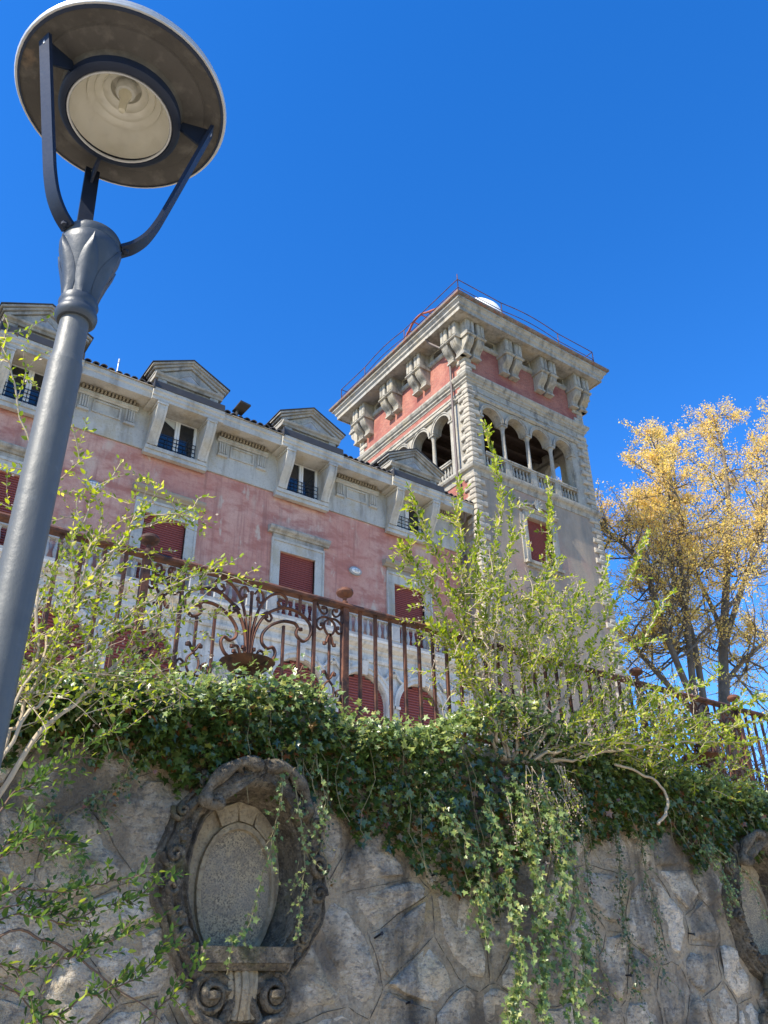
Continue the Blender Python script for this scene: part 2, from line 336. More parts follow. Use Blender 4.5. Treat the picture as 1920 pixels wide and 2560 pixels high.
def leaf_objects(parent, P, D, Nn, S, tpl, m, width=1., name='leaf'):
    key = (m, id(tpl), width)
    if key not in _leafmesh:
        V = tpl[0].copy(); V[:,0] *= width
        _leafmesh[key] = tri_mesh(name, V, tpl[1], m)
    X, Y, Z = leaf_frames(np.asarray(D, float), np.asarray(Nn, float)); off = Vector(parent.location)
    for i in range(len(P)):
        mw = Matrix(((X[i,0],Y[i,0],Z[i,0],P[i][0]),(X[i,1],Y[i,1],Z[i,1],P[i][1]),(X[i,2],Y[i,2],Z[i,2],P[i][2]),(0,0,0,1)))
        o = bpy.data.objects.new(name, _leafmesh[key]); COL.objects.link(o)
        o.parent = parent; o.matrix_parent_inverse = Matrix.Translation(-off)
        o.matrix_basis = mw @ Matrix.Scale(float(S[i]), 4)
def unit(v): v = np.asarray(v, float); return v/max(np.linalg.norm(v), 1e-9)
def foliage(parent, P, D, Nn, S, tpl, m, nsingle, width=1.):
    """nearest leaves become objects of their own, the others one joined part"""
    P, D, Nn, S = map(np.asarray, (P, D, Nn, S))
    dist = np.linalg.norm(P-np.array(CAM), axis=1)/S
    idx = np.argsort(dist); one, rest = idx[:nsingle], idx[nsingle:]
    if len(one): leaf_objects(parent, P[one], D[one], Nn[one], S[one], tpl, m, width)
    if len(rest): link('leaves', leaves_mesh('leaves', P[rest], D[rest], Nn[rest], S[rest], tpl, m, width), parent, kind='stuff')
# ================================================================== setting
g = MB(); g.box(-400, 400, -400, 5.95, -.5, 0); structure('ground', g, 'ground_grass')
g = MB(); g.box(-60, 60, -14, 5.9, .001, .012); structure('path', g, 'path_gravel')  # out of view, laid wide and pale to bounce warm light upwards
g = MB(); g.box(-400, 400, 6.42, 600, -.5, 3.46); structure('terrace_ground', g, 'terrace_gravel')

# ================================================================== villa
VY = 20.9
villa = thing('villa', 'long pink villa with grey attic storey, dormer pediments and red roller shutters', 'villa', (6, VY, 3.46))
FV = front(VY); FG = front(20.45)
WX = [-5.96, -1.55, 2.86, 7.27, 11.68, 16.09]
V0, V1 = -9.0, 18.78
# pink storey
b = MB(FV); wall_holes(b, V0, V1, 11.2, 15.72, [(w-.64, w+.64, 11.32, 13.7) for w in WX], -.5, 0); b.build('wall', 'pink_stucco', villa)
b = MB(FV); b.box(V0, V1, -12, -.5, 3.46, 17.2); b.build('inner_wall', 'dark_stone', villa)
# attic storey
b = MB(front(20.85)); wall_holes(b, V0, V1, 15.73, 17.5, [(w-.64, w+.64, 15.82, 17.18) for w in WX], -.5, 0); b.build('attic_wall', 'attic_stone', villa)

def roller_shutter(u0, u1, z0, z1, y, parent, arch=None, pitch=.072):
    b = MB(front(y)); z = z0
    while z < z1-.01:
        zz = min(z+pitch, z1); uu0, uu1 = u0, u1
        if arch:
            c, zs, r = arch
            if zz > zs:
                h = r*r-(zz-zs)**2
                if h <= .0004: break
                uu0, uu1 = c-math.sqrt(h), c+math.sqrt(h)
        b.uprism([(-.02, z), (-.012, z+.004), (.022, z+pitch*.22), (.026, z+pitch*.5), (.012, zz-.012), (-.012, zz-.001), (-.02, zz)], uu0, uu1)
        z += pitch
    return b.build('shutter', 'shutter_red', parent)

bal_mesh = MB().lathe([(.055,0),(.055,.03),(.035,.05),(.062,.17),(.066,.22),(.05,.32),(.030,.42),(.040,.50),(.05,.53),(.05,.56)], n=10).mesh('baluster', 'dark_stone', 40)

def attic_bracket(c, parent):
    b = MB(front(20.85))
    outer = spline([(.72, 16.98), (.70, 16.80), (.58, 16.50), (.40, 16.22), (.27, 16.0), (.22, 15.84)], 4)
    poly = [(0.001, 15.84), (0.001, 16.98)]+outer
    b.uprism(poly, c-.125, c+.125)
    rib = [(d+.022, z) for d, z in outer]+[(d-.03, z) for d, z in reversed(outer)]
    b.uprism(rib, c-.155, c-.085); b.uprism(rib, c+.085, c+.155)
    b.box(c-.17, c+.17, 0, .76, 16.985, 17.06); b.box(c-.155, c+.155, 0, .73, 17.062, 17.09)
    return b.build('bracket', 'attic_stone', parent)

def baluster_row(u0, u1, y, z, parent, mesh, T=None, step=.235, height=.56, inset=.06):
    n = max(1, int(round((u1-u0-2*inset)/step)))
    for i in range(n):
        u = u0+inset+(u1-u0-2*inset)*(i+.5)/n
        loc = (u, y, z) if T is None else T(u, 0, z)
        link('baluster', mesh, parent, loc)

for k, w in enumerate(WX):
    # ---- first floor window: stone frame, hood, shutter
    f = MB(FV)
    f.box(w-.95, w-.64, -.16, .05, 11.2, 13.7); f.box(w+.64, w+.95, -.16, .05, 11.2, 13.7)
    f.box(w-.95, w+.95, -.16, .05, 13.703, 14.08)
    f.box(w-.96, w-.90, .052, .085, 11.2, 14.1); f.box(w+.90, w+.96, .052, .085, 11.2, 14.1); f.box(w-.898, w+.898, .052, .085, 14.02, 14.1)
    win = f.build('window', 'attic_stone', villa)
    h = MB(FV); h.box(w-.93, w+.93, .001, .07, 14.103, 14.25)
    h.uprism([(0.001,14.253),(.12,14.253),(.15,14.30),(.22,14.34),(.25,14.40),(.25,14.45),(0.001,14.50)], w-1.1, w+1.1)
    h.build('hood', 'soffit_stone' if k % 2 else 'grey_stone', win)
    roller_shutter(w-.638, w+.638, 11.3, 13.69, 21.0, win)
    # ---- attic window: white casements, grille, sill
    f = MB(front(20.95))
    z0, z1 = 15.83, 17.17
    f.box(w-.63, w-.55, 0, .09, z0, z1); f.box(w+.55, w+.63, 0, .09, z0, z1)
    f.box(w-.549, w+.549, 0, .09, z1-.08, z1); f.box(w-.549, w+.549, 0, .09, z0, z0+.08)
    f.box(w-.075, w-.005, .01, .10, z0+.081, z1-.081); f.box(w+.005, w+.075, .01, .10, z0+.081, z1-.081)
    win = f.build('attic_window', 'white_paint', villa)
    for s in (-1, 1):
        p = MB(front(20.95)); lo, hi = (w-.548, w-.076) if s < 0 else (w+.076, w+.548)
        p.box(lo, hi, .02, .035, z0+.081, z1-.081); p.build('pane', 'window_glass', win)
    if k in (3, 5):
        p = MB(front(20.95)); lo, hi = (w-.54, w-.08) if k == 5 else (w-.54, w-.08)
        if k == 5: p.box(lo, hi, .037, .045, z0+.09, z1-.09)
        else: p.prism([(lo, z1-.09), (hi, z1-.09), (hi, z1-.36)], .037, .045)
        p.build('curtain', 'curtain_cloth', win)
    gr = MB(front(20.85))
    for zz in (15.98, 16.12, 16.26, 16.40): gr.box(w-.62, w+.62, .03, .05, zz-.009, zz+.009)
    for i in range(5):
        u = w-.6+i*.3; gr.box(u-.009, u+.009, .052, .07, 15.84, 16.40)
    for i in range(10):
        u = w-.57+i*.127; cpts = [front(20.79)(u+.04*math.cos(t), 0, 15.915+.04*math.sin(t)) for t in np.linspace(0, 6.28, 9)]
        gr.tube(cpts, .007, 4)
    gr.build('grille', 'black_iron', win)
    sl = MB(front(20.85)); sl.box(w-1.0, w+1.0, .001, .16, 15.56, 15.70); sl.box(w-.98, w+.98, .001, .20, 15.703, 15.825); sl.build('sill', 'attic_stone', win)
    attic_bracket(w-.80, villa); attic_bracket(w+.80, villa)
    # ---- pediment over the attic window
    fp = front(20.28); p = MB(fp)
    zb = 18.02
    p.box(w-1.0, w-.72, -.5, -.02, 17.45, zb); p.box(w+.72, w+1.0, -.5, -.02, 17.45, zb); p.box(w-.719, w+.719, -.5, -.08, 17.45, zb)
    p.uprism([(-.6,zb+.002),(.0,zb+.002),(.03,zb+.06),(.09,zb+.10),(.11,zb+.16),(-.6,zb+.16)], w-1.12, w+1.12)
    p.prism([(w-1.08, zb+.162), (w+1.08, zb+.162), (w, zb+.78)], -.6, -.06)
    for s in (-1, 1):
        for (t0, t1, dd, ex) in ((.0, .10, .0, 1.14), (.102, .17, .06, 1.2), (.172, .235, .12, 1.27)):
            pl = [(w+s*ex, zb+.16+t0+(.0)), (w+s*ex, zb+.16+t1), (w, zb+.80+t1), (w, zb+.80+t0)]
            p.prism(pl, -.6, dd)
    ped = p.build('pediment', 'grey_stone', villa)
    q = MB(fp); q.prism([(w-.48, zb+.27), (w+.48, zb+.27), (w, zb+.56)], -.059, -.04); q.build('tympanum_panel', 'dark_stone', ped)
    q = MB(fp)
    for s in (-1, 1): q.prism([(w+s*.52, zb+.24), (w+s*.40, zb+.24), (w, zb+.545), (w, zb+.61)], -.058, -.02)
    q.box(w-.40, w+.40, -.058, -.02, zb+.215, zb+.262); q.build('tympanum_moulding', 'grey_stone', ped)
    q = MB(fp)
    for s in (-1, 1):
        q.prism([(w+s*1.30, zb+.397), (w+s*1.30, zb+.43), (w, zb+1.07), (w, zb+1.037)], -1.6, .15)
    q.build('pediment_capping', 'gutter_zinc', ped)
    q = MB(fp); q.prism([(w-1.1, 17.6), (w+1.1, 17.6), (w+1.1, zb+.3), (w, zb+.95), (w-1.1, zb+.3)], -1.6, -.601); q.build('dormer_body', 'grey_stone', ped)
    # ---- eave block over the window
    e = MB(front(20.85)); u0, u1 = w-1.16, w+1.16
    e.uprism([(0.001,17.092),(.74,17.092),(.74,17.20),(.78,17.22),(.78,17.32),(.82,17.36),(.82,17.46),(0.001,17.46)], u0, u1)
    e.build('eave_block', 'attic_stone', villa)
    q = MB(front(20.85)); q.uprism([(-.3,17.462),(.84,17.462),(.80,17.72),(-.3,17.80)], u0+.02, u1-.02)
    q.box(u0-.02, u0+.018, .78, .86, 17.40, 17.72)
    q.build('eave_flashing', 'gutter_zinc', villa)

# ---- eaves, dentils and panels between the windows
segs = []
ed = [V0]+[x for w in WX for x in (w-1.162, w+1.162)]+[V1-.03]
for i in range(0, len(ed), 2):
    u0, u1 = ed[i], ed[i+1]
    e = MB(front(20.85)); e.uprism([(0.001,17.20),(.60,17.20),(.60,17.12),(.65,17.12),(.65,17.32),(.69,17.36),(.69,17.50),(.001,17.50)], u0, u1)
    e.build('eave', 'attic_stone', villa)
    e = MB(front(20.85)); e.uprism([(.001,16.90),(.05,16.90),(.07,16.94),(.12,16.96),(.12,17.04),(0.001,17.04)], u0+.15, u1-.15); e.build('cornice_moulding', 'attic_stone', villa)
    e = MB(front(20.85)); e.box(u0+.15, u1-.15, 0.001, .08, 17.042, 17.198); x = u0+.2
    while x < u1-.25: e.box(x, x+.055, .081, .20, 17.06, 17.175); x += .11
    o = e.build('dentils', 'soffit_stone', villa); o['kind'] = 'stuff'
    if u1-u0 > 1.5:
        e = MB(front(20.85)); m = .42
        for (a0, a1, c0, c1) in ((u0+m+.2, u1-m-.2, 16.42, 16.48), (u0+m+.2, u1-m-.2, 16.80, 16.86), (u0+m+.2, u0+m+.26, 16.482, 16.798), (u1-m-.26, u1-m-.2, 16.482, 16.798)):
            e.box(a0, a1, .001, .045, c0, c1)
        e.build('panel_frame', 'attic_stone', villa)
        for uc in (u0+.36, u1-.36):
            e = MB(front(20.85)); e.box(uc-.15, uc+.15, .001, .04, 16.44, 16.88)
            for q_ in (-.11, -.037, .037, .11): e.box(uc+q_-.022, uc+q_+.022, .041, .075, 16.47, 16.87)
            e.box(uc-.17, uc+.17, .001, .09, 16.36, 16.437); e.build('triglyph', 'attic_stone', villa)
    # tile roof: individual tiles along the eave (tile, tile.001 ...)
    n = max(1, int((u1-u0)/.215))
    tile = None
    for j in range(n):
        if tile is None:
            t = MB()
            prof = [(.10*math.cos(an), .075*math.sin(an)) for an in np.linspace(0, math.pi, 7)]
            vs = [(x, 0, z) for x, z in prof]+[(x*.85, .75, z+.30) for x, z in prof]+[(x*.8, 0, z-.025) for x, z in prof]+[(x*.65, .75, z+.275) for x, z in prof]
            fs = [(i_, i_+1, i_+8, i_+7) for i_ in range(6)]+[(14+i_, 21+i_, 22+i_, 15+i_) for i_ in range(6)]+[(i_, 14+i_, 15+i_, i_+1) for i_ in range(6)]
            t.add(vs, fs); tile = t.mesh('roof_tile', 'roof_tile', 50)
        link('roof_tile', tile, villa, (u0+(u1-u0)*(j+.5)/n, 20.12+random.uniform(-.03, .03), 17.56+random.uniform(-.015, .015)))
r = MB(front(20.85)); r.uprism([(.62,17.502),(.62,17.56),(-5.5,19.9),(-11,17.7),(-11,17.5)], V0, V1-.02); r.build('roof', 'roof_tile', villa)
q = MB(front(20.85)); q.uprism([(.62,17.505),(.735,17.505),(.72,17.535),(.62,17.545)], V0, V1-.03); q.build('gutter', 'soffit_stone', villa)

# ---- ground floor and its balcony
AC = [-4.25, -2.0, 2.4, 4.65, 6.92, 11.62, 13.86, 16.08]
b = MB(FG); arch_wall(b, V0, V1, 3.46, 9.25, 10.62, AC, .88, -.449, 0, 14); b.build('ground_floor_wall', 'white_stone', villa)
for c in AC:
    a = MB(FG); arch_ring(a, c, 9.25, .90, 1.09, .001, .06, 18, leg=1.2); arch_ring(a, c, 9.25, 1.03, 1.10, .061, .10, 18, leg=1.2)
    ar = a.build('archivolt', 'white_stone', villa)
    k = MB(FG); k.uprism([(.001,10.05),(.12,10.05),(.17,10.30),(.20,10.46),(.001,10.46)], c-.10, c+.10); k.build('keystone', 'white_stone', ar)
    for s in (-1, 1):
        b = MB(FG); b.box(c+s*1.015-.12, c+s*1.015+.12, .101, .13, 9.16, 9.245); b.build('impost', 'white_stone', ar)
    roller_shutter(c-.878, c+.878, 5.6, 10.13, 20.63, villa, arch=(c, 9.25, .878), pitch=.085)
# shell niches between the arches
for c in (.2, 9.35):
    s = MB(FG); n = 11
    for i in range(n):
        a0, a1 = math.pi*i/n, math.pi*(i+1)/n; am = (a0+a1)/2
        s.add([(c,.02,8.95),(c-.5*math.cos(a0),.03,8.95+.55*math.sin(a0)),(c-.53*math.cos(am),.16,8.95+.58*math.sin(am)),(c-.5*math.cos(a1),.03,8.95+.55*math.sin(a1))],[(0,1,2),(0,2,3)])
    s.build('shell_ornament', 'white_stone', villa)
    s = MB(FG); arch_ring(s, c, 8.95, .58, .68, .001, .07, 14, leg=1.5); s.build('niche_frame', 'white_stone', villa)
# garlands in the frieze
for c in [x for x in AC]+[.2, 9.35, 12.74, 14.97, 17.5, 5.78, 3.5]:
    if c in AC: continue
    s = MB()
    for sg in (-1, 1):
        pts = [FG(c+sg*(.1+.55*t), .06, 10.34-.30*math.sin(math.pi*min(1, t*1.0))) for t in np.linspace(0, 1, 10)]
        s.tube(pts, [.03+.028*abs(math.sin(i*1.9)) for i in range(10)], 6)
    for i in range(7): 
        an = i*.9; s.tube([FG(c+.10*math.cos(an), .05, 10.30+.11*math.sin(an)), FG(c+.05*math.cos(an), .13, 10.30+.05*math.sin(an))], [.05, .02], 5)
    s.build('garland', 'white_stone', villa, smooth=60)
b = MB(FG)
b.uprism([(.001,10.50),(.05,10.50),(.08,10.56),(.08,10.62),(.001,10.62)], V0, V1)
b.uprism([(-.449,10.622),(.02,10.622),(.02,10.78),(.10,10.84),(.10,10.90),(.26,10.98),(.30,11.06),(.34,11.08),(.34,11.16),(-.449,11.16)], V0, V1)
b.build('balcony_cornice', 'white_stone', villa)
# balustrade pedestals below the window sides
PX = sorted([c for c in (-7.3, -3.2, -.4, .8, 1.3, 3.52, 5.78, 8.1, 8.85, 9.85, 10.5, 12.74, 14.97, 17.2, 18.4)])
b = MB(front(20.30)); b.box(V0, V1, -.09, .09, 11.163, 11.29); b.build('balustrade_base', 'dark_stone', villa)
b = MB(front(20.30)); b.box(V0, V1, -.10, .10, 11.852, 11.92); b.box(V0, V1, -.13, .13, 11.922, 12.02); b.build('balustrade_rail', 'dark_stone', villa)
for p in PX:
    b = MB(front(20.30)); b.cbox(p-.17, p+.17, -.11, .115, 11.292, 11.85, .02); b.build('pedestal', 'dark_stone', villa)
for a0, a1 in zip([V0]+PX, PX+[V1]):
    if a1-a0 > .6: baluster_row(a0+.17, a1-.17, 20.30, 11.292, villa, bal_mesh)
# odds and ends on the roof
v = MB(); v.tube([(8.88, 20.25, 17.5), (8.9, 20.2, 17.85)], .05, 6)
v.add([(8.78,20.35,17.86),(9.12,20.35,17.82),(9.16,19.78,17.90),(8.80,19.78,17.94),(8.78,20.35,17.83),(9.12,20.35,17.79),(9.16,19.78,17.84),(8.80,19.78,17.88)],[(0,1,2,3),(7,6,5,4),(0,4,5,1),(1,5,6,2),(2,6,7,3),(3,7,4,0)])
v.build('roof_vent', 'gutter_zinc', villa)
v = MB(); v.tube([(5.25, 21.2, 17.7), (5.25, 21.2, 18.75)], .018, 5); v.tube([(5.25, 21.2, 18.75), (5.25, 21.2, 18.9)], .03, 6); v.build('lightning_rod', 'lamp_rim', villa)
# bulkhead lamps on the pink wall
for wx, wz, lb in ((13.86, 13.74, 'small oval bulkhead lamp on pink wall between two shuttered windows'), (5.07, 14.05, 'small oval bulkhead lamp on pink wall half hidden by left shrub twigs')):
    t = thing('wall_lamp', lb, 'wall lamp', (wx, VY, wz), group='oval lamps on the pink wall')
    b = MB(FV); n = 18
    ring = lambda rx, rz, d: [(wx+rx*math.cos(2*math.pi*i/n), d, wz+rz*math.sin(2*math.pi*i/n)) for i in range(n)]
    vs = ring(.24,.15,.001)+ring(.24,.15,.07)+ring(.18,.10,.09)
    b.add(vs, [(i+k_*n,(i+1)%n+k_*n,(i+1)%n+(k_+1)*n,i+(k_+1)*n) for k_ in (0,1) for i in range(n)]+[tuple(range(2*n,3*n))]); b.build('housing', 'dark_stone', t)
    b = MB(FV); vs = ring(.17,.095,.091)+ring(.12,.06,.13); b.add(vs, [(i,(i+1)%n,(i+1)%n+n,i+n) for i in range(n)]+[tuple(range(n,2*n))]); b.build('glass', 'white_paint', t)
    b = MB(FV); b.box(wx-.13, wx+.13, .132, .142, wz-.005, wz+.005); b.box(wx-.05, wx-.04, .133, .143, wz-.07, wz+.07); b.box(wx+.04, wx+.05, .133, .143, wz-.07, wz+.07); b.build('guard', 'dark_stone', t)
# corner gutter elbow in the angle with the tower
b = MB(); b.tube(spline([(18.4,20.3,17.2),(18.5,20.45,16.95),(18.55,20.7,16.75),(18.58,20.78,16.4),(18.58,20.8,15.0),(18.58,20.8,3.6)],4), .06, 8); b.build('downpipe', 'pvc_pipe', villa, smooth=50)

# ================================================================== tower
TX0, TX1, TY0, TY1 = 18.80, 25.72, 20.07, 27.78
TXC, TYC = (TX0+TX1)/2, (TY0+TY1)/2
tower = thing('tower', 'square belvedere tower with arched loggia, red brick frieze and paired stone brackets', 'tower', (TXC, TYC, 3.46))
sides = [(front(TY0), TX0, TX1, TXC, 'f'), (left(TX0), TY0, TY1, TYC, 'l'), (back(TY1), TX0, TX1, TXC, 'b'), (right(TX1), TY0, TY1, TYC, 'r')]
TH = .42
def side_range(key, u0, u1): return (u0, u1) if key in 'fb' else (u0+TH, u1-TH)
ARC = {'f': [22.12+o for o in (-2.085, -.695, .695, 2.085)], 'b': [22.26+o for o in (-2.085, -.695, .695, 2.085)], 'l': [23.93+o for o in (-2.1, -.7, .7, 2.1)], 'r': [23.93+o for o in (-2.1, -.7, .7, 2.1)]}
tower_bal = MB().lathe([(.055,0),(.055,.03),(.034,.05),(.06,.16),(.064,.21),(.05,.30),(.030,.39),(.040,.46),(.05,.49),(.05,.52)], n=10).mesh('baluster', 'tower_stone', 40)
b = MB()
for T, u0, u1, uc, key in sides:
    b.T = T; a, c_ = side_range(key, u0, u1)
    wall_holes(b, a, c_, 3.46, 19.05, [(21.36, 22.72, 15.82, 17.82)] if key == 'f' else [], -TH, 0)
b.build('wall', 'tower_plaster', tower)
b = MB(); b.T = left(TX0); b.box(20.5, 27.3, .001, .004, 17.3, 18.95); b.build('red_wall_panel', 'red_brick', tower)
for T, u0, u1, uc, key in sides:
    vis = key in 'fl'
    a, c_ = side_range(key, u0, u1); cs = ARC[key]
    ZS = 22.0 if key in 'fb' else 22.12
    # loggia arches

    # thin the piers: columns stand in front of narrow jambs
    b = MB(T); cur = a; rr = .515
    for c0 in cs:
        pts = [(c0-rr*math.cos(math.pi*i/14), ZS+rr*math.sin(math.pi*i/14)) for i in range(15)]
        for i in range(14): b.prism([pts[i], pts[i+1], (pts[i+1][0], 22.72), (pts[i][0], 22.72)], -TH, -.03)
    b.box(a, cs[0]-rr, -TH, -.03, 19.05, 22.72); b.box(cs[-1]+rr, c_, -TH, -.03, 19.05, 22.72)
    for c0, c1 in zip(cs[:-1], cs[1:]): b.box(c0+rr, c1-rr, -TH, -.03, ZS, 22.72)
    b.box(cs[0]-rr, cs[-1]+rr, -TH, -.20, 19.05, 19.40)
    b.build('loggia_wall', 'tower_stone', tower)
    for c0 in cs:
        r_ = MB(T); arch_ring(r_, c0, ZS, .52, .62, -.029, .02, 16); arch_ring(r_, c0, ZS, .61, .66, .021, .05, 16); r_.build('archivolt', 'tower_stone', tower)
    # columns
    for j, u in enumerate([cs[0]-.60]+[(p+q_)/2 for p, q_ in zip(cs[:-1], cs[1:])]+[cs[-1]+.60]):
        P = T(u, -.15, 0)
        m_ = MB(); m_.lathe([(.12,20.2),(.12,20.26),(.095,20.30),(.092,20.34),(.082,ZS-.33),(.088,ZS-.30),(.085,ZS-.27),(.125,ZS-.13),(.14,ZS-.10)], (P[0],P[1],0), 12)
        col = m_.build('column', 'tower_stone', tower, smooth=40)
        m_ = MB(T); m_.box(u-.16, u+.16, -.31, .01, ZS-.098, ZS-.002); m_.build('capital', 'tower_stone', col)
    # balustrade
    b = MB(T); b.box(cs[0]-.515, cs[-1]+.515, -.28, .03, 20.05, 20.13); b.box(cs[0]-.515, cs[-1]+.515, -.30, .06, 20.131, 20.198); b.box(cs[0]-.515, cs[-1]+.515, -.199, .02, 19.40, 19.50); b.build('balustrade_rail', 'tower_stone', tower)
    for c0, c1 in zip(cs[:-1], cs[1:]):
        m_ = MB(T); m_.box((c0+c1)/2-.17, (c0+c1)/2+.17, -.2, .015, 19.501, 20.048); m_.build('pedestal', 'tower_stone', tower)
    for c0 in cs: baluster_row(c0-.52+.02, c0+.52-.02, 0, 19.505, tower, tower_bal, T=lambda u, d, z, T=T: T(u, -.09, z), step=.20, inset=.03)
# ledges that run round the tower (mitred by overlapping boxes is avoided: front/back full width, sides between)
def ring_profile(name, prof, m, zoff=0):
    """closed (d,z) profile swept round the tower with mitred corners"""
    b = MB(); n = len(prof); vs = []
    for sx, sy in ((0,0),(1,0),(1,1),(0,1)):
        for d, z in prof:
            vs.append((TX0-d if sx == 0 else TX1+d, TY0-d if sy == 0 else TY1+d, z+zoff))
    fs = [(k*n+i, k*n+(i+1)%n, ((k+1)%4)*n+(i+1)%n, ((k+1)%4)*n+i) for k in range(4) for i in range(n)]
    b.add(vs, fs); return b.build(name, m, tower)
ring_profile('loggia_ledge', [(-.02,19.06),(.05,19.06),(.09,19.12),(.16,19.16),(.20,19.24),(.20,19.32),(.06,19.36),(-.02,19.39)], 'tower_stone')
ring_profile('ledge_drip', [(-.01,18.90),(.03,18.90),(.05,19.0),(.06,19.058),(-.01,19.058)], 'tower_stone')
ring_profile('arch_moulding', [(-.06,22.72),(.03,22.72),(.05,22.76),(.09,22.79),(.09,22.86),(-.06,22.86)], 'tower_stone')
ring_profile('architrave', [(-.42,22.862),(.0,22.862),(.0,23.04),(.03,23.05),(.03,23.14),(-.42,23.14)], 'tower_stone')
ring_profile('frieze_band', [(-.42,23.142),(.005,23.142),(.005,23.38),(-.42,23.38)], 'tower_stone')
b = MB(left(TX0)); b.box(20.5, 27.4, .006, .012, 23.15, 23.375); b.build('red_band', 'red_brick', tower)
ring_profile('string_course', [(-.42,23.382),(.03,23.382),(.05,23.45),(.11,23.50),(.11,23.57),(.17,23.62),(.22,23.72),(.22,23.80),(.06,23.92),(-.42,23.92)], 'tower_stone')
ring_profile('brick_frieze', [(-.42,23.922),(0,23.922),(0,25.57),(-.42,25.57)], 'red_brick')
ring_profile('window_sill_band', [(-.42,25.572),(.03,25.572),(.09,25.62),(.09,25.79),(-.42,25.79)], 'tower_stone')
# small windows between the brackets
BF = [19.02, 21.21, 23.31, 25.45]; BL = [20.40, 22.84, 24.92, 27.2]
for T, u0, u1, uc, key in sides:
    cs = BF if key in 'fb' else BL; a, c_ = side_range(key, u0, u1); b = MB(T)
    holes = [((p+q_)/2-.45, (p+q_)/2+.45, 25.792, 26.20) for p, q_ in zip(cs[:-1], cs[1:])]
    wall_holes(b, a, c_, 25.792, 26.29, holes, -TH, -.01); b.build('frieze_wall', 'tower_stone', tower)
    for h in holes:
        g_ = MB(T); g_.box(h[0], h[1], -.30, -.28, h[2], h[3]); w_ = g_.build('frieze_window', 'window_glass', tower)
        g_ = MB(T); g_.box(h[0], h[0]+.06, -.279, -.25, h[2], h[3]); g_.box((h[0]+h[1])/2-.03, (h[0]+h[1])/2+.03, -.279, -.25, h[2], h[3]); g_.box(h[1]-.06, h[1], -.279, -.25, h[2], h[3]); g_.build('frame', 'dark_wood', w_)
# paired brackets
def tower_bracket(T, u, parent):
    b = MB(T); w = .215
    b.box(u-w, u+w, .0, .56, 25.56, 26.29)
    b.box(u-w+.03, u-.03, .561, .585, 25.62, 26.26); b.box(u+.03, u+w-.03, .561, .585, 25.62, 26.26)
    b.uprism([(0,25.42),(.58,25.42),(.63,25.46),(.63,25.505),(.59,25.52),(.59,25.558),(0,25.558)], u-w-.04, u+w+.04)
    outer = spline([(.54,25.418),(.53,25.28),(.44,25.10),(.28,24.94),(.22,24.82),(.24,24.74),(.20,24.70)], 4)
    b.uprism([(0,24.70),(0,25.418)]+outer, u-w+.03, u+w-.03)
    for o in (-.14, -.05, .05, .14):
        rib = [(d+.02, z) for d, z in outer]+[(d-.03, z) for d, z in reversed(outer)]
        b.uprism(rib, u+o-.022, u+o+.022)
    b.box(u-w+.0, u+w-.0, 0, .27, 24.62, 24.698)
    return b.build('bracket', 'tower_stone', parent)
for T, u0, u1, uc, key in sides:
    for c0 in (BF if key in 'fb' else BL):
        for s in (-.28, .28): tower_bracket(T, c0+s, tower)
# cornice and roof slab
ring_profile('cornice', [(-.42,26.292),(.80,26.292),(.80,26.26),(.86,26.26),(.86,26.42),(.90,26.46),(.94,26.50),(.94,26.58),(1.02,26.68),(1.06,26.70),(1.06,26.80),(-.42,26.80)], 'grey_stone')
ring_profile('roof_edge', [(-.42,26.802),(1.09,26.802),(1.16,26.84),(1.17,26.95),(-.42,27.06)], 'red_tile_edge')
b = MB(); b.box(TX0+.42, TX1-.42, TY0+.42, TY1-.42, 26.3, 27.10); b.build('roof_slab', 'grey_stone', tower)
# loggia floor, beamed ceiling
b = MB(); b.box(TX0+TH, TX1-TH, TY0+TH, TY1-TH, 18.9, 19.2); b.build('loggia_floor', 'dark_wood', tower)
b = MB(); b.box(TX0+TH, TX1-TH, TY0+TH, TY1-TH, 23.28, 23.375); b.build('ceiling', 'dark_wood', tower)
for i in range(9):
    y = TY0+.8+i*.78; b = MB(); b.box(TX0+TH, TX1-TH, y-.09, y+.09, 23.0, 23.278); b.build('beam', 'dark_wood', tower)
# front window with shell crest
T = front(TY0); wc = 22.04
f = MB(T); z0, z1 = 15.82, 17.82
f.box(wc-.86, wc-.68, -.30, .07, z0, z1); f.box(wc+.68, wc+.86, -.30, .07, z0, z1); f.box(wc-.86, wc+.86, -.30, .07, z1+.002, z1+.22)
f.box(wc-1.02, wc-.862, .001, .04, z0-.1, z1+.1); f.box(wc+.862, wc+1.02, .001, .04, z0-.1, z1+.1)
f.uprism([(.001,z1+.222),(.10,z1+.222),(.14,z1+.28),(.18,z1+.30),(.18,z1+.35),(.001,z1+.37)], wc-1.05, wc+1.05)
win = f.build('window', 'tower_stone', tower)
s = MB(T); s.box(wc-1.0, wc+1.0, .001, .18, z0-.12, z0-.002); s.box(wc-.9, wc+.9, .001, .10, z0-.24, z0-.122); s.build('sill', 'tower_stone', win)
roller_shutter(wc-.679, wc+.679, z0, z1, TY0+.2, win, pitch=.06)
s = MB()
for sg in (-1, 1):
    pts = spline([T(wc+sg*1.0, .06, z1+.62), T(wc+sg*.98, .06, z1+.48), T(wc+sg*.75, .06, z1+.50), T(wc+sg*.5, .06, z1+.60), T(wc+sg*.3, .06, z1+.62), T(wc+sg*.2, .06, z1+.75)], 5)
    s.tube(pts, .05, 6)
    s.lathe([(0,-.07),(.06,-.03),(.06,.03),(0,.07)], T(wc+sg*1.0, .07, z1+.68), 8)
s.build('scroll_pediment', 'tower_stone', win, smooth=50)
s = MB(T); n = 10
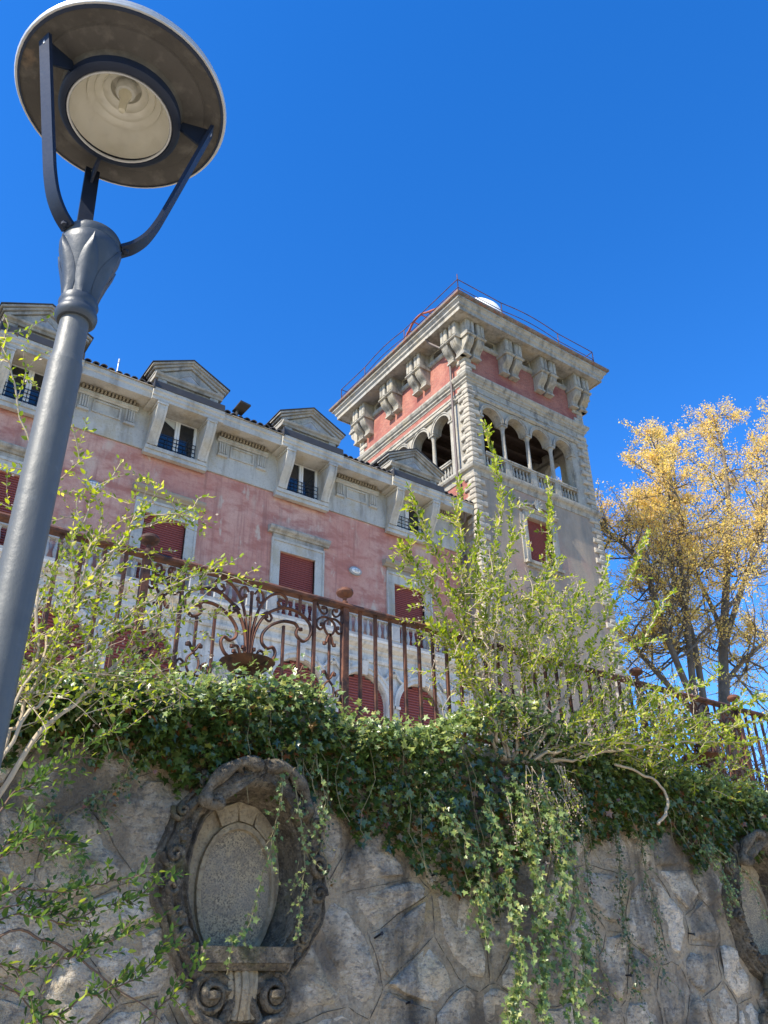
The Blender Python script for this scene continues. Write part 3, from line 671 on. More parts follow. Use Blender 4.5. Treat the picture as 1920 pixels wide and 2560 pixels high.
for i in range(n):
    a0, a1 = 2*math.pi*i/n, 2*math.pi*(i+1)/n; am = (a0+a1)/2; cz = z1+.66
    s.add([(wc,.06,cz),(wc+.17*math.cos(a0),.05,cz+.19*math.sin(a0)),(wc+.25*math.cos(am),.15,cz+.27*math.sin(am)),(wc+.17*math.cos(a1),.05,cz+.19*math.sin(a1))],[(0,1,2),(0,2,3)])
s.build('shell_crest', 'white_stone', win)
# quoins: alternate long and short blocks at the two near corners and the far left one
def quoin_mesh(lu, lv, hgt):
    """L-less corner block, corner at the origin, extends +x lu and +y lv, proud .07 of both faces"""
    c = .028; jit = lambda: random.uniform(-.012, .012); h = hgt/2
    vs = [(0+c,0,-h+c),(lu-c,0,-h+c),(lu-c,0,h-c),(0+c,0,h-c), (0,0+c,-h+c),(0,lv-c,-h+c),(0,lv-c,h-c),(0,0+c,h-c),
          (c,c,-h),(lu,c,-h),(lu,lv,-h),(c,lv,-h),(c,c,h),(lu,c,h),(lu,lv,h),(c,lv,h), (lu*.5,-.02+jit(),jit()), (-.02+jit(),lv*.5,jit())]
    fs = [(0,1,16),(1,2,16),(2,3,16),(3,0,16),(5,4,17),(6,5,17),(7,6,17),(4,7,17),(0,3,7,4),(0,8,9,1),(3,2,13,12),(4,5,11,8),(7,12,15,6),(0,4,8),(3,12,7),(1,9,13,2),(5,6,15,11),(8,11,10,9),(12,13,14,15),(9,10,14,13),(10,11,15,14)]
    m_ = MB(); m_.add(vs, fs); return m_.mesh('quoin_stone', 'quoin_stone')
HQ = .238
qm = [quoin_mesh(.62, .34, HQ-.012), quoin_mesh(.36, .62, HQ-.012), quoin_mesh(.58, .36, HQ-.012), quoin_mesh(.38, .58, HQ-.012)]
for (cx, cy, rot, zlo) in ((TX0-.07, TY0-.07, 0, 8.5), (TX1+.07, TY0-.07, 90, 8.5), (TX0-.07, TY1+.07, -90, 18.5)):
    z = zlo; i = 0
    while z+HQ < 24.75:
        if not (19.0 < z+HQ*.5 < 19.42 or 23.30 < z+HQ*.5 < 23.95):
            o = link('quoin_stone', qm[(i % 2)+2*random.randint(0, 1)], tower, (cx, cy, z+HQ/2)); o.rotation_euler.z = R_(rot)
        z += HQ; i += 1
b = MB(); b.box(TX0-.06, TX0+.5, TY0-.06, TY0+.5, 3.46, 8.5); b.box(TX1-.5, TX1+.06, TY0-.06, TY0+.5, 3.46, 8.5); b.build('quoin_base', 'tower_stone', tower)
# downpipe on the left face
b = MB(); b.tube(spline([(17.95,21.5,26.3),(18.1,21.5,26.15),(18.2,21.35,25.95),(18.45,20.95,25.5),(18.62,20.82,25.2),(18.62,20.80,24.6),(18.60,20.80,22.),(18.60,20.80,18.)],5), .055, 8); b.build('downpipe', 'pvc_pipe', tower, smooth=50)
# roof railing
rail = MB()
RO = .72
c4 = [(TX0-RO, TY0-RO), (TX1+RO, TY0-RO), (TX1+RO, TY1+RO), (TX0-RO, TY1+RO)]
def fence_line(p, q, stops, bow):
    pts = [0]+stops+[1]; P = lambda t: (p[0]+(q[0]-p[0])*t, p[1]+(q[1]-p[1])*t)
    for t in pts: x, y = P(t); rail.tube([(x, y, 26.98), (x, y, 28.12)], .022, 5)
    for hz, r_ in ((28.12, .02), (27.66, .017)):
        line = []
        for k_ in range(41):
            t = k_/40; x, y = P(t); bb = 0
            for t0, t1, am in bow:
                if t0 <= t <= t1: bb = am*math.sin(math.pi*(t-t0)/(t1-t0))
            line.append((x, y, hz+bb))
        rail.tube(line, r_, 5)
fence_line(c4[0], c4[1], [.30, .72], [(.30, .72, .16)])
fence_line(c4[0], c4[3], [.42, .77], [(.42, .77, .15)])
fence_line(c4[1], c4[2], [.33, .66], []); fence_line(c4[3], c4[2], [.33, .66], [])
x, y = c4[0]; rail.tube([(x, y, 28.12), (x, y, 28.42)], .02, 5)
rail.build('roof_railing', 'rusty_iron', tower)
b = MB(); hp = [(18.9,24.3,27.0),(18.9,24.07,28.70),(18.9,23.84,28.97),(18.9,23.48,29.26),(18.9,22.92,29.30),(18.9,22.39,29.04),(18.9,21.74,28.75)]
for dx in (0, .5): b.tube(spline([(x+dx, y, z) for x, y, z in hp], 5), .055, 6)
for x, y, z in hp[1:]: b.tube([(x, y, z), (x+.5, y, z)], .03, 5)
for dx in (0, .5): b.tube([(18.9+dx, 21.74, 28.75), (18.9+dx, 21.70, 27.0)], .05, 6)
b.build('ladder_hoop', 'red_iron', tower, smooth=60)
dome = thing('roof_dome', 'white rounded dome peeping over the tower roof edge', 'dome', (21.55, 21.9, 27.0))
DC = (21.55, 21.9, 27.0)
b = MB(); b.lathe([(1.35,0),(1.35,2.0),(1.30,2.4),(1.15,2.85),(.9,3.15),(.5,3.38),(0,3.45)], DC, 28); b.build('shell', 'white_dome', dome, smooth=60)
b = MB(); b.lathe([(1.42,0),(1.42,.2),(1.36,.2),(1.36,0)], DC, 28); b.build('base_ring', 'lamp_rim', dome)
# tufts of weeds on the quoins
# ================================================================== retaining wall
WYF = 6.0
wall = thing('retaining_wall', 'tall rubble stone retaining wall with wide mortar joints under the ivy', 'wall', (6, 6.2, 0))
NICHES = [(3.0, 2.36), (9.42, 2.36)]
AO, BO, AI, BI = .67, .80, .44, .585
def niche_r(x, z, ax, bz): return min(math.hypot((x-cx)/ax, (z-cz)/bz) for cx, cz in NICHES)
W0, W1, WT = -5.0, 17.0, 3.50
b = MB(front(6.0))
holes = [(cx-.50, cx+.50, cz-.60, cz+.60) for cx, cz in NICHES]
wall_holes(b, W0, W1, 0, WT, holes, -.42, -.05); b.build('core', 'wall_mortar', wall)
def clip_cell(poly, p, q):
    """keep the part of poly nearer p than q"""
    mx, mz = (p[0]+q[0])/2, (p[1]+q[1])/2; nx, nz = q[0]-p[0], q[1]-p[1]; out = []
    f = lambda a: (a[0]-mx)*nx+(a[1]-mz)*nz
    for i in range(len(poly)):
        a_, b_ = poly[i], poly[(i+1)%len(poly)]; fa, fb = f(a_), f(b_)
        if fa <= 0: out.append(a_)
        if (fa < 0 < fb) or (fb < 0 < fa):
            t = fa/(fa-fb); out.append((a_[0]+(b_[0]-a_[0])*t, a_[1]+(b_[1]-a_[1])*t))
    return out
seeds = []; sx, sz = .42, .38
nx_, nz_ = int((W1-W0)/sx), int(WT/sz)
for i in range(nx_):
    for j in range(nz_):
        if random.random() < .22: continue
        seeds.append((W0+(i+.5+(.25 if j % 2 else -.25))*sx+random.uniform(-.19, .19), (j+.5)*WT/nz_+random.uniform(-.15, .15)))
cells = []
for i, p in enumerate(seeds):
    poly = [(max(W0, p[0]-1), max(0, p[1]-1)), (min(W1, p[0]+1), max(0, p[1]-1)), (min(W1, p[0]+1), min(WT, p[1]+1)), (max(W0, p[0]-1), min(WT, p[1]+1))]
    for j, q in enumerate(seeds):
        if i != j and abs(q[0]-p[0]) < 1.2 and abs(q[1]-p[1]) < 1.2: poly = clip_cell(poly, p, q)
    if len(poly) >= 3: cells.append((p, poly))
def resample(poly, n):
    L = [math.dist(poly[i], poly[(i+1)%len(poly)]) for i in range(len(poly))]; T_ = sum(L); out = []
    for k in range(n):
        s = T_*k/n; i = 0
        while s > L[i]: s -= L[i]; i += 1
        a_, b_ = poly[i], poly[(i+1)%len(poly)]; t = s/L[i]; out.append((a_[0]+(b_[0]-a_[0])*t, a_[1]+(b_[1]-a_[1])*t))
    return out
def push(p):
    for cx, cz in NICHES:
        dx, dz = p[0]-cx, p[1]-cz; r = math.hypot(dx/(AO-.08), dz/(BO-.08))
        if 1e-6 < r < 1: return (cx+dx/r, cz+dz/r)
    return p
from mathutils import noise as mnoise
def rock(x, z, a_=1.): return a_*(.024*mnoise.noise(Vector((x*4.5, 3.1, z*4.5)))+.012*mnoise.noise(Vector((x*11, 7.7, z*11)))+.007*mnoise.noise(Vector((x*25, 1.7, z*25))))
# smeared mortar: one rough sheet with the niche openings left out
mort = MB(front(6.0)); gx, gz = .05, .05; idx = {}
NX, NZ = int(round((W1-W0)/gx)), int(round(WT/gz))
def mv(i, j):
    if (i, j) not in idx:
        x, z = W0+i*gx, j*gz; x2, z2 = push((x, z)); idx[i, j] = len(mort.v); mort.v.append(mort.T(x2, rock(x2, z2)-.004, z2))
    return idx[i, j]
for i in range(NX):
    for j in range(NZ):
        if niche_r(W0+(i+.5)*gx, (j+.5)*gz, AO-.08, BO-.08) < 1: continue
        mort.f.append((mv(i, j), mv(i+1, j), mv(i+1, j+1), mv(i, j+1)))
stones = []; score = MB()
for p, poly in cells:
    if niche_r(p[0], p[1], AO-.08, BO-.08) < 1: continue
    cx, cz = sum(q[0] for q in poly)/len(poly), sum(q[1] for q in poly)/len(poly)
    # scored joint lines drawn in the mortar by the mason
    for q0, q1 in zip(poly, poly[1:]+poly[:1]):
        if q0 < q1 and random.random() < .85 and niche_r(*q0, AO, BO) > 1 and niche_r(*q1, AO, BO) > 1:
            line = []
            for k in range(8):
                t = k/7*.94+.03; x, z = q0[0]+(q1[0]-q0[0])*t, q0[1]+(q1[1]-q0[1])*t
                x += .022*mnoise.noise(Vector((x*6, 0, z*6))); z += .022*mnoise.noise(Vector((x*6, 9, z*6)))
                line.append(front(6.0)(x, rock(x, z)-.001, z))
            score.tube(line, [.0012, .003, .0042, .0034, .0045, .003, .004, .0012], 4)
    n = 16; base = resample(poly, n); ins = random.uniform(.80, .97)
    tilt = (random.uniform(-.04, .04), random.uniform(-.04, .04)); pr = random.uniform(.002, .024)
    offx, offz = random.uniform(-.02, .02), random.uniform(-.02, .02)
    fk = [random.uniform(.82, 1.04) for _ in range(n)]; fk = [(fk[i]*2+fk[i-1])/3 for i in range(n)]
    vs = []
    for s, dd in ((1.0, -.012), (.93, pr*.75), (.68, pr+.004), (.34, pr+.006)):
        for q, f_ in zip(base, fk):
            q = push(q); k = s*ins*f_; dx, dz = (q[0]-cx)*k, (q[1]-cz)*k; x, z = cx+dx+offx, cz+dz+offz
            vs.append((x, dd+dx*tilt[0]+dz*tilt[1]+rock(x+50, z, 2.0 if s < 1 else 1.), z))
    vs.append((cx+offx, pr+.006+rock(cx+50, cz), cz+offz))
    fs = [(k*n+i, k*n+(i+1)%n, (k+1)*n+(i+1)%n, (k+1)*n+i) for k in range(3) for i in range(n)]+[(3*n+i, 3*n+(i+1)%n, 4*n) for i in range(n)]
    if niche_r(p[0], p[1], AO+.06, BO+.06) < 1: continue
    stones.append((math.dist((p[0], 6, p[1]), tuple(CAM))+(0 if .8 < p[0] < 10.5 and p[1] > .9 else 20), vs, fs))
mort.build('mortar', 'wall_mortar', wall, smooth=60)
score.build('joint_lines', 'carved_stone', wall, kind='stuff')
stones.sort(key=lambda s: s[0])
rest = MB(front(6.0))
for i, (_, vs, fs) in enumerate(stones):
    if i < 290:
        m_ = MB(front(6.0)); m_.add(vs, fs); m_.build('stone', 'wall_stone', wall, smooth=50)
    else: rest.add(vs, fs)
o = rest.build('stones', 'wall_stone', wall, smooth=50); o['kind'] = 'stuff'
b = MB(); b.box(W0, W1, 5.93, 6.42, 3.505, 3.60); b.build('coping', 'dark_stone', wall)
for (x, z, sl) in ((4.18, 1.98, .03), (4.45, 1.53, .02), (5.25, 2.02, -.03), (8.05, 2.10, -.02), (7.0, 1.72, .0), (4.75, 2.45, .02)):
    b = MB(); b.tube([(x, 6.02, z), (x+.01, 5.93, z+sl)], .008, 5); b.tube([(x+.01, 5.93, z+sl), (x+.01, 5.925, z+sl)], .016, 6); b.build('iron_peg', 'black_iron', wall)

# ================================================================== carved oval niches
def cartouche(cx, cz, label, rs):
    rnd = random.Random(rs); T = front(6.0)
    t = thing('oval_niche', label, 'carved niche', (cx, 6.0, cz-.9), group='carved oval niches in the retaining wall')
    # backing plate
    n = 48
    def ell(a_, b_, d, dx=0, dz=0): return [(cx+dx+a_*math.cos(2*math.pi*i/n), d, cz+dz+b_*math.sin(2*math.pi*i/n)) for i in range(n)]
    b = MB(T); rings = ell(AI, BI, -.051)+ell(.92, 1.06, -.051); b.add(rings, [(i, (i+1)%n, n+(i+1)%n, n+i) for i in range(n)]); b.build('backing', 'wall_mortar', t)
    # recess
    b = MB(T); R1 = [ell(AI+.005, BI+.005, .03), ell(AI-.01, BI-.01, -.05), ell(AI-.05, BI-.05, -.15)]
    b.add(sum(R1, []), [(k*n+i, k*n+(i+1)%n, (k+1)*n+(i+1)%n, (k+1)*n+i) for k in range(2) for i in range(n)]); b.build('reveal', 'carved_stone', t, smooth=40)
    b = MB(T); b.add(ell(AI-.04, BI-.04, -.15), [tuple(range(n))]); b.build('back_panel', 'niche_stone', t)
    # inner egg-shaped panel with pale rim
    m = 30
    def egg(s, d): return [(cx+.02+s*.28*math.cos(2*math.pi*i/m), d, cz-.06+s*(.40 if math.sin(2*math.pi*i/m) > 0 else .46)*math.sin(2*math.pi*i/m)) for i in range(m)]
    b = MB(T); R1 = [egg(1.14, -.149), egg(1.13, -.112), egg(1.02, -.105), egg(1.0, -.135)]
    b.add(sum(R1, []), [(k*m+i, k*m+(i+1)%m, (k+1)*m+(i+1)%m, (k+1)*m+i) for k in range(3) for i in range(m)]); b.build('panel_rim', 'niche_stone', t, smooth=40)
    b = MB(T); b.add(egg(1.0, -.135)+egg(.6, -.112)+[(cx+.02, -.105, cz-.06)], [(i, (i+1)%m, m+(i+1)%m, m+i) for i in range(m)]+[(m+i, m+(i+1)%m, 2*m) for i in range(m)]); b.build('mosaic_panel', 'niche_mosaic', t, smooth=60)
    # three key blocks over the panel
    for a0, a1 in ((118, 95), (92, 72), (69, 48)):
        b = MB(T); pl = []
        for s, an in ((1.17, a0), (1.17, a1), (1.52, a1-2), (1.52, a0+2)):
            pl.append((cx+.02+s*.28*math.cos(R_(an)), cz-.06+s*.40*math.sin(R_(an))))
        b.prism(pl, -.148, -.115); b.build('key_block', 'niche_stone', t)
    # carved frame, profile swept round the oval with relief
    nn, prof = 120, [(0, .0), (.0, .06), (.10, .085), (.16, .06), (.22, .075), (.34, .105), (.50, .085), (.62, .115), (.74, .10), (.80, .065), (.88, .085), (.96, .07), (1.0, -.05)]
    vs = []; k = len(prof)
    lobes = [(rnd.uniform(0, 6.28), rnd.uniform(.10, .22), rnd.uniform(-.5, 1)) for _ in range(26)]
    for i in range(nn):
        an = 2*math.pi*i/nn; bul = 0
        for a_, w, am in lobes:
            d_ = (an-a_+math.pi) % (2*math.pi)-math.pi; bul += am*math.exp(-(d_/w)**2)
        bul = max(-1, min(1.3, bul)); top = .5+.5*math.sin(an)
        for s, d in prof:
            wob = .035*math.sin(an*9+rs)+.03*math.sin(an*17+1)
            ao, bo = AO*(1+.05*bul+wob*.5), BO*(1+.04*bul+wob*.4)
            aa, bb = AI+(ao-AI)*s, BI+(bo-BI)*s
            rel = .028*bul*math.sin(math.pi*s)+.012*math.sin(an*31+s*9)*math.sin(math.pi*s)+rnd.uniform(-.009, .009)
            vs.append((cx+aa*math.cos(an), d*1.05+rel, cz+bb*math.sin(an)))
    b = MB(T); b.add(vs, [(i*k+j, ((i+1)%nn)*k+j, ((i+1)%nn)*k+j+1, i*k+j+1) for i in range(nn) for j in range(k-1)]); b.build('frame', 'carved_stone', t, smooth=50)
    # curled leaves and buttons on the frame
    def curl(an, s, rr, side, turns=1.6):
        px, pz = cx+(AI+(AO-AI)*s)*math.cos(an), cz+(BI+(BO-BI)*s)*math.sin(an)
        pts = []; rad = []
        for q in range(18):
            f = q/17; th = an+side*(turns*2*math.pi*f); r_ = rr*(1-.85*f)
            pts.append(T(px+r_*math.cos(th), .10+.05*f, pz+r_*math.sin(th))); rad.append(.030*(1-.45*f)*(rr/.08)**.5)
        c_ = MB(); c_.tube(pts, rad, 6); return c_.build('scroll', 'carved_stone', t, smooth=60)
    for an, s, rr, sd_ in ((172, .65, .08, 1), (188, .65, .07, -1), (8, .65, .08, -1), (-8, .65, .07, 1), (150, .9, .06, 1), (30, .9, .06, -1), (128, .85, .075, -1), (52, .85, .075, 1), (215, .5, .055, 1), (-35, .5, .055, -1)):
        curl(R_(an), s, rr, sd_)
    for an in (225, 240, -45, -60, 205, -25, 160, 20):
        px, pz = cx+(AI+(AO-AI)*.5)*math.cos(R_(an)), cz+(BI+(BO-BI)*.5)*math.sin(R_(an))
        c_ = MB(T); q = 12; rr = .055
        vs = [(px+rr*math.cos(6.283*i/q), .09, pz+rr*math.sin(6.283*i/q)) for i in range(q)]+[(px+rr*.8*math.cos(6.283*i/q), .135+(.012 if i % 2 else -.006), pz+rr*.8*math.sin(6.283*i/q)) for i in range(q)]+[(px, .12, pz)]
        c_.add(vs, [(i, (i+1)%q, q+(i+1)%q, q+i) for i in range(q)]+[(q+i, q+(i+1)%q, 2*q) for i in range(q)]); c_.build('rosette', 'carved_stone', t)
    # crest
    b = MB(T); prf = []
    cr = spline([(-.42, .44), (-.38, .56), (-.27, .66), (-.12, .72), (.04, .765), (.20, .74), (.33, .64), (.42, .48), (.34, .43), (.18, .56), (0, .59), (-.18, .56), (-.34, .43)], 4)
    N_ = len(cr); vs = []
    ccx, ccz = 0, .64
    for s, d in ((1.0, .02), (1.0, .13), (.93, .19), (.6, .24), (.25, .25)):
        for x, z in cr: vs.append((cx+x*(s if s < .5 else 1)+ (0 if s < .5 else (ccx-x)*(1-s)), d+rnd.uniform(-.012, .012), cz+z+(ccz+.07-z)*(1-s)*.9))
    b.add(vs, [(q*N_+i, q*N_+(i+1)%N_, (q+1)*N_+(i+1)%N_, (q+1)*N_+i) for q in range(4) for i in range(N_)]+[tuple(range(4*N_, 5*N_))]); b.build('crest', 'carved_stone', t, smooth=45)
    b = MB(T)
    for i in range(7):
        x = -.14+i*.05; b.uprism([(.10, .62), (.30-.4*abs(x-.01), .66), (.34-.4*abs(x-.01), .76), (.20, .82-.3*abs(x)), (.1, .8)], cx+x-.019, cx+x+.019) if False else b.add([(cx+x-.02,.16,cz+.60),(cx+x+.02,.16,cz+.60),(cx+x*1.5+.024,.25,cz+.79-.3*abs(x)),(cx+x*1.5-.024,.25,cz+.79-.3*abs(x)),(cx+x,.22,cz+.60),(cx+x*1.5,.31,cz+.80-.3*abs(x)),(cx+x*1.2,.12,cz+.78)], [(0,4,5,3),(4,1,2,5),(3,5,6),(5,2,6),(0,1,4)])
    b.build('shell', 'carved_stone', t)
    b = MB(T)
    for sg in (-1, 1):
        pts = spline([T(cx+sg*.02, .24, cz+.74), T(cx+sg*.18, .26, cz+.75), T(cx+sg*.33, .23, cz+.65), T(cx+sg*.42, .2, cz+.52), T(cx+sg*.40, .2, cz+.44), T(cx+sg*.33, .2, cz+.45), T(cx+sg*.33, .2, cz+.50)], 5)
        q = MB(); q.tube(pts, [.048+.012*math.sin(i*.8) for i in range(len(pts))], 7); q.build('crest_volute', 'carved_stone', t, smooth=60)
    # shelf and console
    sz = cz-.53
    b = MB(T); b.box(cx-.34, cx+.34, -.25, .20, sz-.03, sz+.07); b.uprism([(-.2, sz-.075), (.16, sz-.075), (.19, sz-.032), (-.2, sz-.032)], cx-.32, cx+.32)
    o = b.build('shelf', 'carved_stone', t)
    top = sz-.08
    b = MB(T)
    for i in range(5):
        x = (i-2)*.048; q = MB()
        pts = [T(cx+x*(1+.0), .13-.02*abs(i-2), top), T(cx+x*.9, .15-.02*abs(i-2), top-.10), T(cx+x*.8, .13-.02*abs(i-2), top-.2), T(cx+x*1.1, .10, top-.28)]
        q.tube(spline(pts, 4), .026, 6, flat=(1, 1)); q.build('flute', 'niche_stone', t, smooth=60)
    b.box(cx-.12, cx+.12, -.04, .10, top-.30, top); b.build('console_block', 'carved_stone', t)
    for sg in (-1, 1):
        pts = []; rad = []
        for q in range(30):
            f = q/29; th = math.pi*.5+sg*(-1)*f*2*math.pi*1.75; r_ = .125*(1-.80*f)
            pts.append(T(cx+sg*.235+r_*math.cos(th), .10+.06*f, top-.135+r_*math.sin(th))); rad.append(.028-.012*f)
        q = MB(); q.tube(pts, rad, 7, flat=(1.0, 1.5)); q.lathe([(.001,-.03),(.05,-.02),(.05,.02),(.001,.03)], T(cx+sg*.235, .16, top-.135), 8)
        q.build('volute', 'carved_stone', t, smooth=60)
        q = MB(); pts = spline([T(cx+sg*.36, .10, top-.16), T(cx+sg*.30, .12, top-.27), T(cx+sg*.18, .13, top-.31), T(cx+sg*.07, .12, top-.38)], 5); q.tube(pts, .04, 7); q.tube(spline([T(cx+sg*.05, .10, top-.15), T(cx+sg*.2, .10, top-.36), T(cx+sg*.40, .08, top-.38)], 5), .035, 7); q.build('console_moulding', 'carved_stone', t, smooth=60)
    b = MB(T); pl = [(cx-.52, top-.50), (cx-.44, top-.38), (cx-.22, top-.36), (cx-.12, top-.42), (cx, top-.40), (cx+.12, top-.42), (cx+.22, top-.36), (cx+.44, top-.38), (cx+.52, top-.50), (cx+.52, top-1.2), (cx-.52, top-1.2)]
    b.prism(pl, -.04, .06); b.build('apron', 'carved_stone', t)
    return t
cartouche(3.0, 2.36, 'weathered oval niche with carved scroll frame and stone shelf, left of the hanging ivy', 3)
cartouche(9.42, 2.36, 'weathered oval niche cut off by the right edge of the photo', 5)

# ================================================================== iron railing
railing = thing('iron_railing', 'rusty wrought iron railing with lyre scrolls along the top of the ivy covered wall', 'railing', (6, 6.0, 3.6))
RY, RB, RT = 6.0, 3.60, 4.68
bar_m = {}
def iron_bar(x, z0, z1, r=.0135, name='bar'):
    b = MB(); b.box(x-r, x+r, RY-r, RY+r, z0, z1); return b.build(name, 'rusty_iron', railing)
POSTS = [-3.98, -2.09, 1.98, 3.87, 7.94, 9.84, 13.9]
for i in range(len(POSTS)-1):
    x0, x1 = POSTS[i], POSTS[i+1]
    b = MB(); b.uprism([(-.045,RT),(.045,RT),(.052,RT+.02),(.03,RT+.045),(-.03,RT+.045),(-.052,RT+.02)], x0, x1); b.v = [(v[0], RY-v[1], v[2]) for v in b.v]; b.build('top_rail', 'rusty_iron', railing)
    b = MB(); b.box(x0+.03, x1-.03, RY-.018, RY+.018, RB+.07, RB+.10); b.build('bottom_rail', 'rusty_iron', railing)
    if x1-x0 > 3:
        n = 24
        for k in range(1, n): iron_bar(x0+(x1-x0)*k/n, RB, RT)
for x in POSTS:
    iron_bar(x, RB-.1, RT, .030, 'post')
    b = MB(); b.lathe([(.03,0),(.03,.02),(.016,.03),(.022,.06),(.07,.085),(.082,.11),(.075,.135),(.045,.155),(.0,.165)], (x, RY, RT+.045), 16); b.build('finial', 'rusty_iron', railing, smooth=40)
def ornate(xc):
    D = lambda pts: spline([(xc+u, RY, z) for u, z in pts], 6)
    def scroll(pts, r=.0125, name='scroll', mirror=True):
        for sg in ((1, -1) if mirror else (1,)):
            q = MB(); p = D([(u*sg, z) for u, z in pts]); q.tube(p, r, 6, flat=(1, 1.25)); e = p[-1]; q.lathe([(.001,-.018),(.02,-.012),(.02,.012),(.001,.018)], e, 6); q.build(name, 'rusty_iron', railing, smooth=60)
    for s in (-.625, .625): iron_bar(xc+s, RB, RT, .014)
    for s in (-.32, .32): iron_bar(xc+s, RB, 4.37, .011)
    for s in (-.475, .475): iron_bar(xc+s, 3.97, 4.27, .011); iron_bar(xc+s, 4.52, RT, .011)
    scroll([(0, 3.98), (0, 4.2), (0, 4.4), (0, 4.60)], .013, 'spear', False)
    scroll([(.012, 4.05), (.02, 4.2), (.05, 4.38), (.10, 4.52), (.18, 4.62), (.27, 4.66), (.335, 4.63), (.335, 4.57), (.29, 4.54), (.255, 4.57), (.275, 4.60)])
    scroll([(.02, 4.06), (.045, 4.24), (.11, 4.39), (.20, 4.48), (.33, 4.54), (.48, 4.52), (.58, 4.44), (.585, 4.34), (.52, 4.27), (.45, 4.31), (.455, 4.37), (.49, 4.375)], .014)
    scroll([(.47, 4.37), (.44, 4.41), (.40, 4.42), (.31, 4.41), (.20, 4.35), (.125, 4.26), (.12, 4.18), (.17, 4.135), (.225, 4.155), (.25, 4.10), (.21, 4.02), (.14, 3.985), (.105, 4.02), (.13, 4.05)], .014)
    scroll([(.03, 4.60), (.06, 4.64), (.10, 4.62), (.115, 4.56), (.08, 4.53), (.06, 4.56)], .010)
    scroll([(.10, 4.42), (.16, 4.46), (.20, 4.42), (.18, 4.38), (.14, 4.40), (.15, 4.42)], .010)
    scroll([(.02, 4.0), (.07, 4.04), (.10, 4.10), (.15, 4.09)], .011, 'flame_leaf'); scroll([(.0, 3.98), (.03, 4.06), (.05, 4.10)], .012, 'flame_leaf')
    # flower bowl on its bracket scrolls
    b = MB(); b.lathe([(.0,-.05),(.15,-.05),(.215,.0),(.23,.012),(.215,.014),(.14,-.035),(0,-.035)], (xc, RY, 3.965), 20); b.build('bowl', 'rusty_iron', railing, smooth=35)
    scroll([(.02, 3.92), (.04, 3.86), (.09, 3.83), (.12, 3.87), (.09, 3.90), (.07, 3.88)], .010); scroll([(.02, 3.86), (.03, 3.76), (.10, 3.72), (.13, 3.77), (.10, 3.80)], .010)
    # narrow side panels and the loops on the lower rods
    def loops(uc, top=True):
        for m in (1, -1):
            S = lambda pts: [(uc+m*u, z) for u, z in pts]
            scroll(S([(0, 3.97), (.045, 3.92), (.05, 3.86), (.02, 3.80), (-.05, 3.785), (-.11, 3.80), (-.135, 3.85), (-.11, 3.895), (-.075, 3.875), (-.085, 3.85)]), .010, mirror=False)
            scroll(S([(.08, 3.795), (.10, 3.75), (.135, 3.73), (.135, 3.69), (.10, 3.68)]), .009, mirror=False)
            scroll(S([(0, 3.98), (.02, 4.0), (.045, 4.045), (.055, 4.03)]), .012, 'tulip', mirror=False)
            if top:
                scroll(S([(.135, 4.67), (.10, 4.60), (.06, 4.575), (.03, 4.60), (.04, 4.64), (.07, 4.635)]), .010, mirror=False)
                scroll(S([(0, 4.545), (.07, 4.545), (.13, 4.50), (.135, 4.45), (.10, 4.42), (.07, 4.445), (.085, 4.47)]), .011, mirror=False)
                scroll(S([(0, 4.545), (.05, 4.50), (.055, 4.45), (.03, 4.40), (0, 4.385)]), .011, mirror=False)
                scroll(S([(0, 4.39), (.02, 4.36), (.035, 4.31), (.05, 4.30)]), .013, 'tulip', mirror=False)
    for uc in (-.785, .785):
        loops(uc); iron_bar(xc+uc, 3.98, 4.38, .010)
    for uc in (-.475, .475): loops(uc, False)
for x in (2.925, 8.89): ornate(x)
# ================================================================== street lamp
LX, LY = .33, 1.871
lamp = thing('street_lamp', 'tall grey street lamp with dark round hood on three curved arms', 'street lamp', (LX, LY, 0))
LC = (LX, LY, 0)
b = MB(); b.lathe([(.085,0),(.085,.9),(.062,.95),(.060,1.0),(.0475,1.05),(.0440,3.04)], LC, 40); b.build('lower_pole', 'lamp_paint', lamp, smooth=30)
b = MB(); b.lathe([(.0440,3.04),(.0385,3.065),(.0375,3.215)], LC, 40); b.build('upper_pole', 'lamp_paint', lamp, smooth=30)
b = MB(); b.lathe([(.037,3.190),(.046,3.190),(.054,3.200),(.056,3.212),(.054,3.222),(.048,3.230),(.050,3.242),(.053,3.252),(.050,3.265),(.040,3.268)], LC, 40); b.build('collar', 'lamp_paint_shaded', lamp, smooth=50)
b = MB(); b.lathe([(.040,3.255),(.046,3.30),(.058,3.35),(.073,3.40),(.083,3.44),(.0855,3.462),(.079,3.474),(.081,3.482),(.083,3.492),(.078,3.504),(.058,3.512),(.05,3.522),(.02,3.527),(0,3.527)], LC, 40); b.build('capital', 'lamp_paint_shaded', lamp, smooth=40)
for k in range(6):
    an = R_(20+60*k); q = MB(); n = 9; vs = []
    for i in range(n):
        f = i/(n-1); z = 3.260+.190*f; w = (.52*math.sin(math.pi*(.18+.82*f)**.8))*(1 if f < .99 else 0); r_ = float(np.interp(z, [3.255, 3.30, 3.35, 3.40, 3.44, 3.46], [.040, .046, .058, .073, .083, .0855]))+.004
        for j, o in enumerate((-1, -.5, 0, .5, 1)):
            aa = an+o*w; rr = r_+(.006 if j == 2 else (.0035 if j in (1, 3) else -.003))
            vs.append((LX+rr*math.cos(aa), LY+rr*math.sin(aa), z))
    q.add(vs, [(i*5+j, i*5+j+1, (i+1)*5+j+1, (i+1)*5+j) for i in range(n-1) for j in range(4)]); q.build('capital_leaf', 'lamp_paint_shaded', lamp, smooth=35)
RZ = 4.13
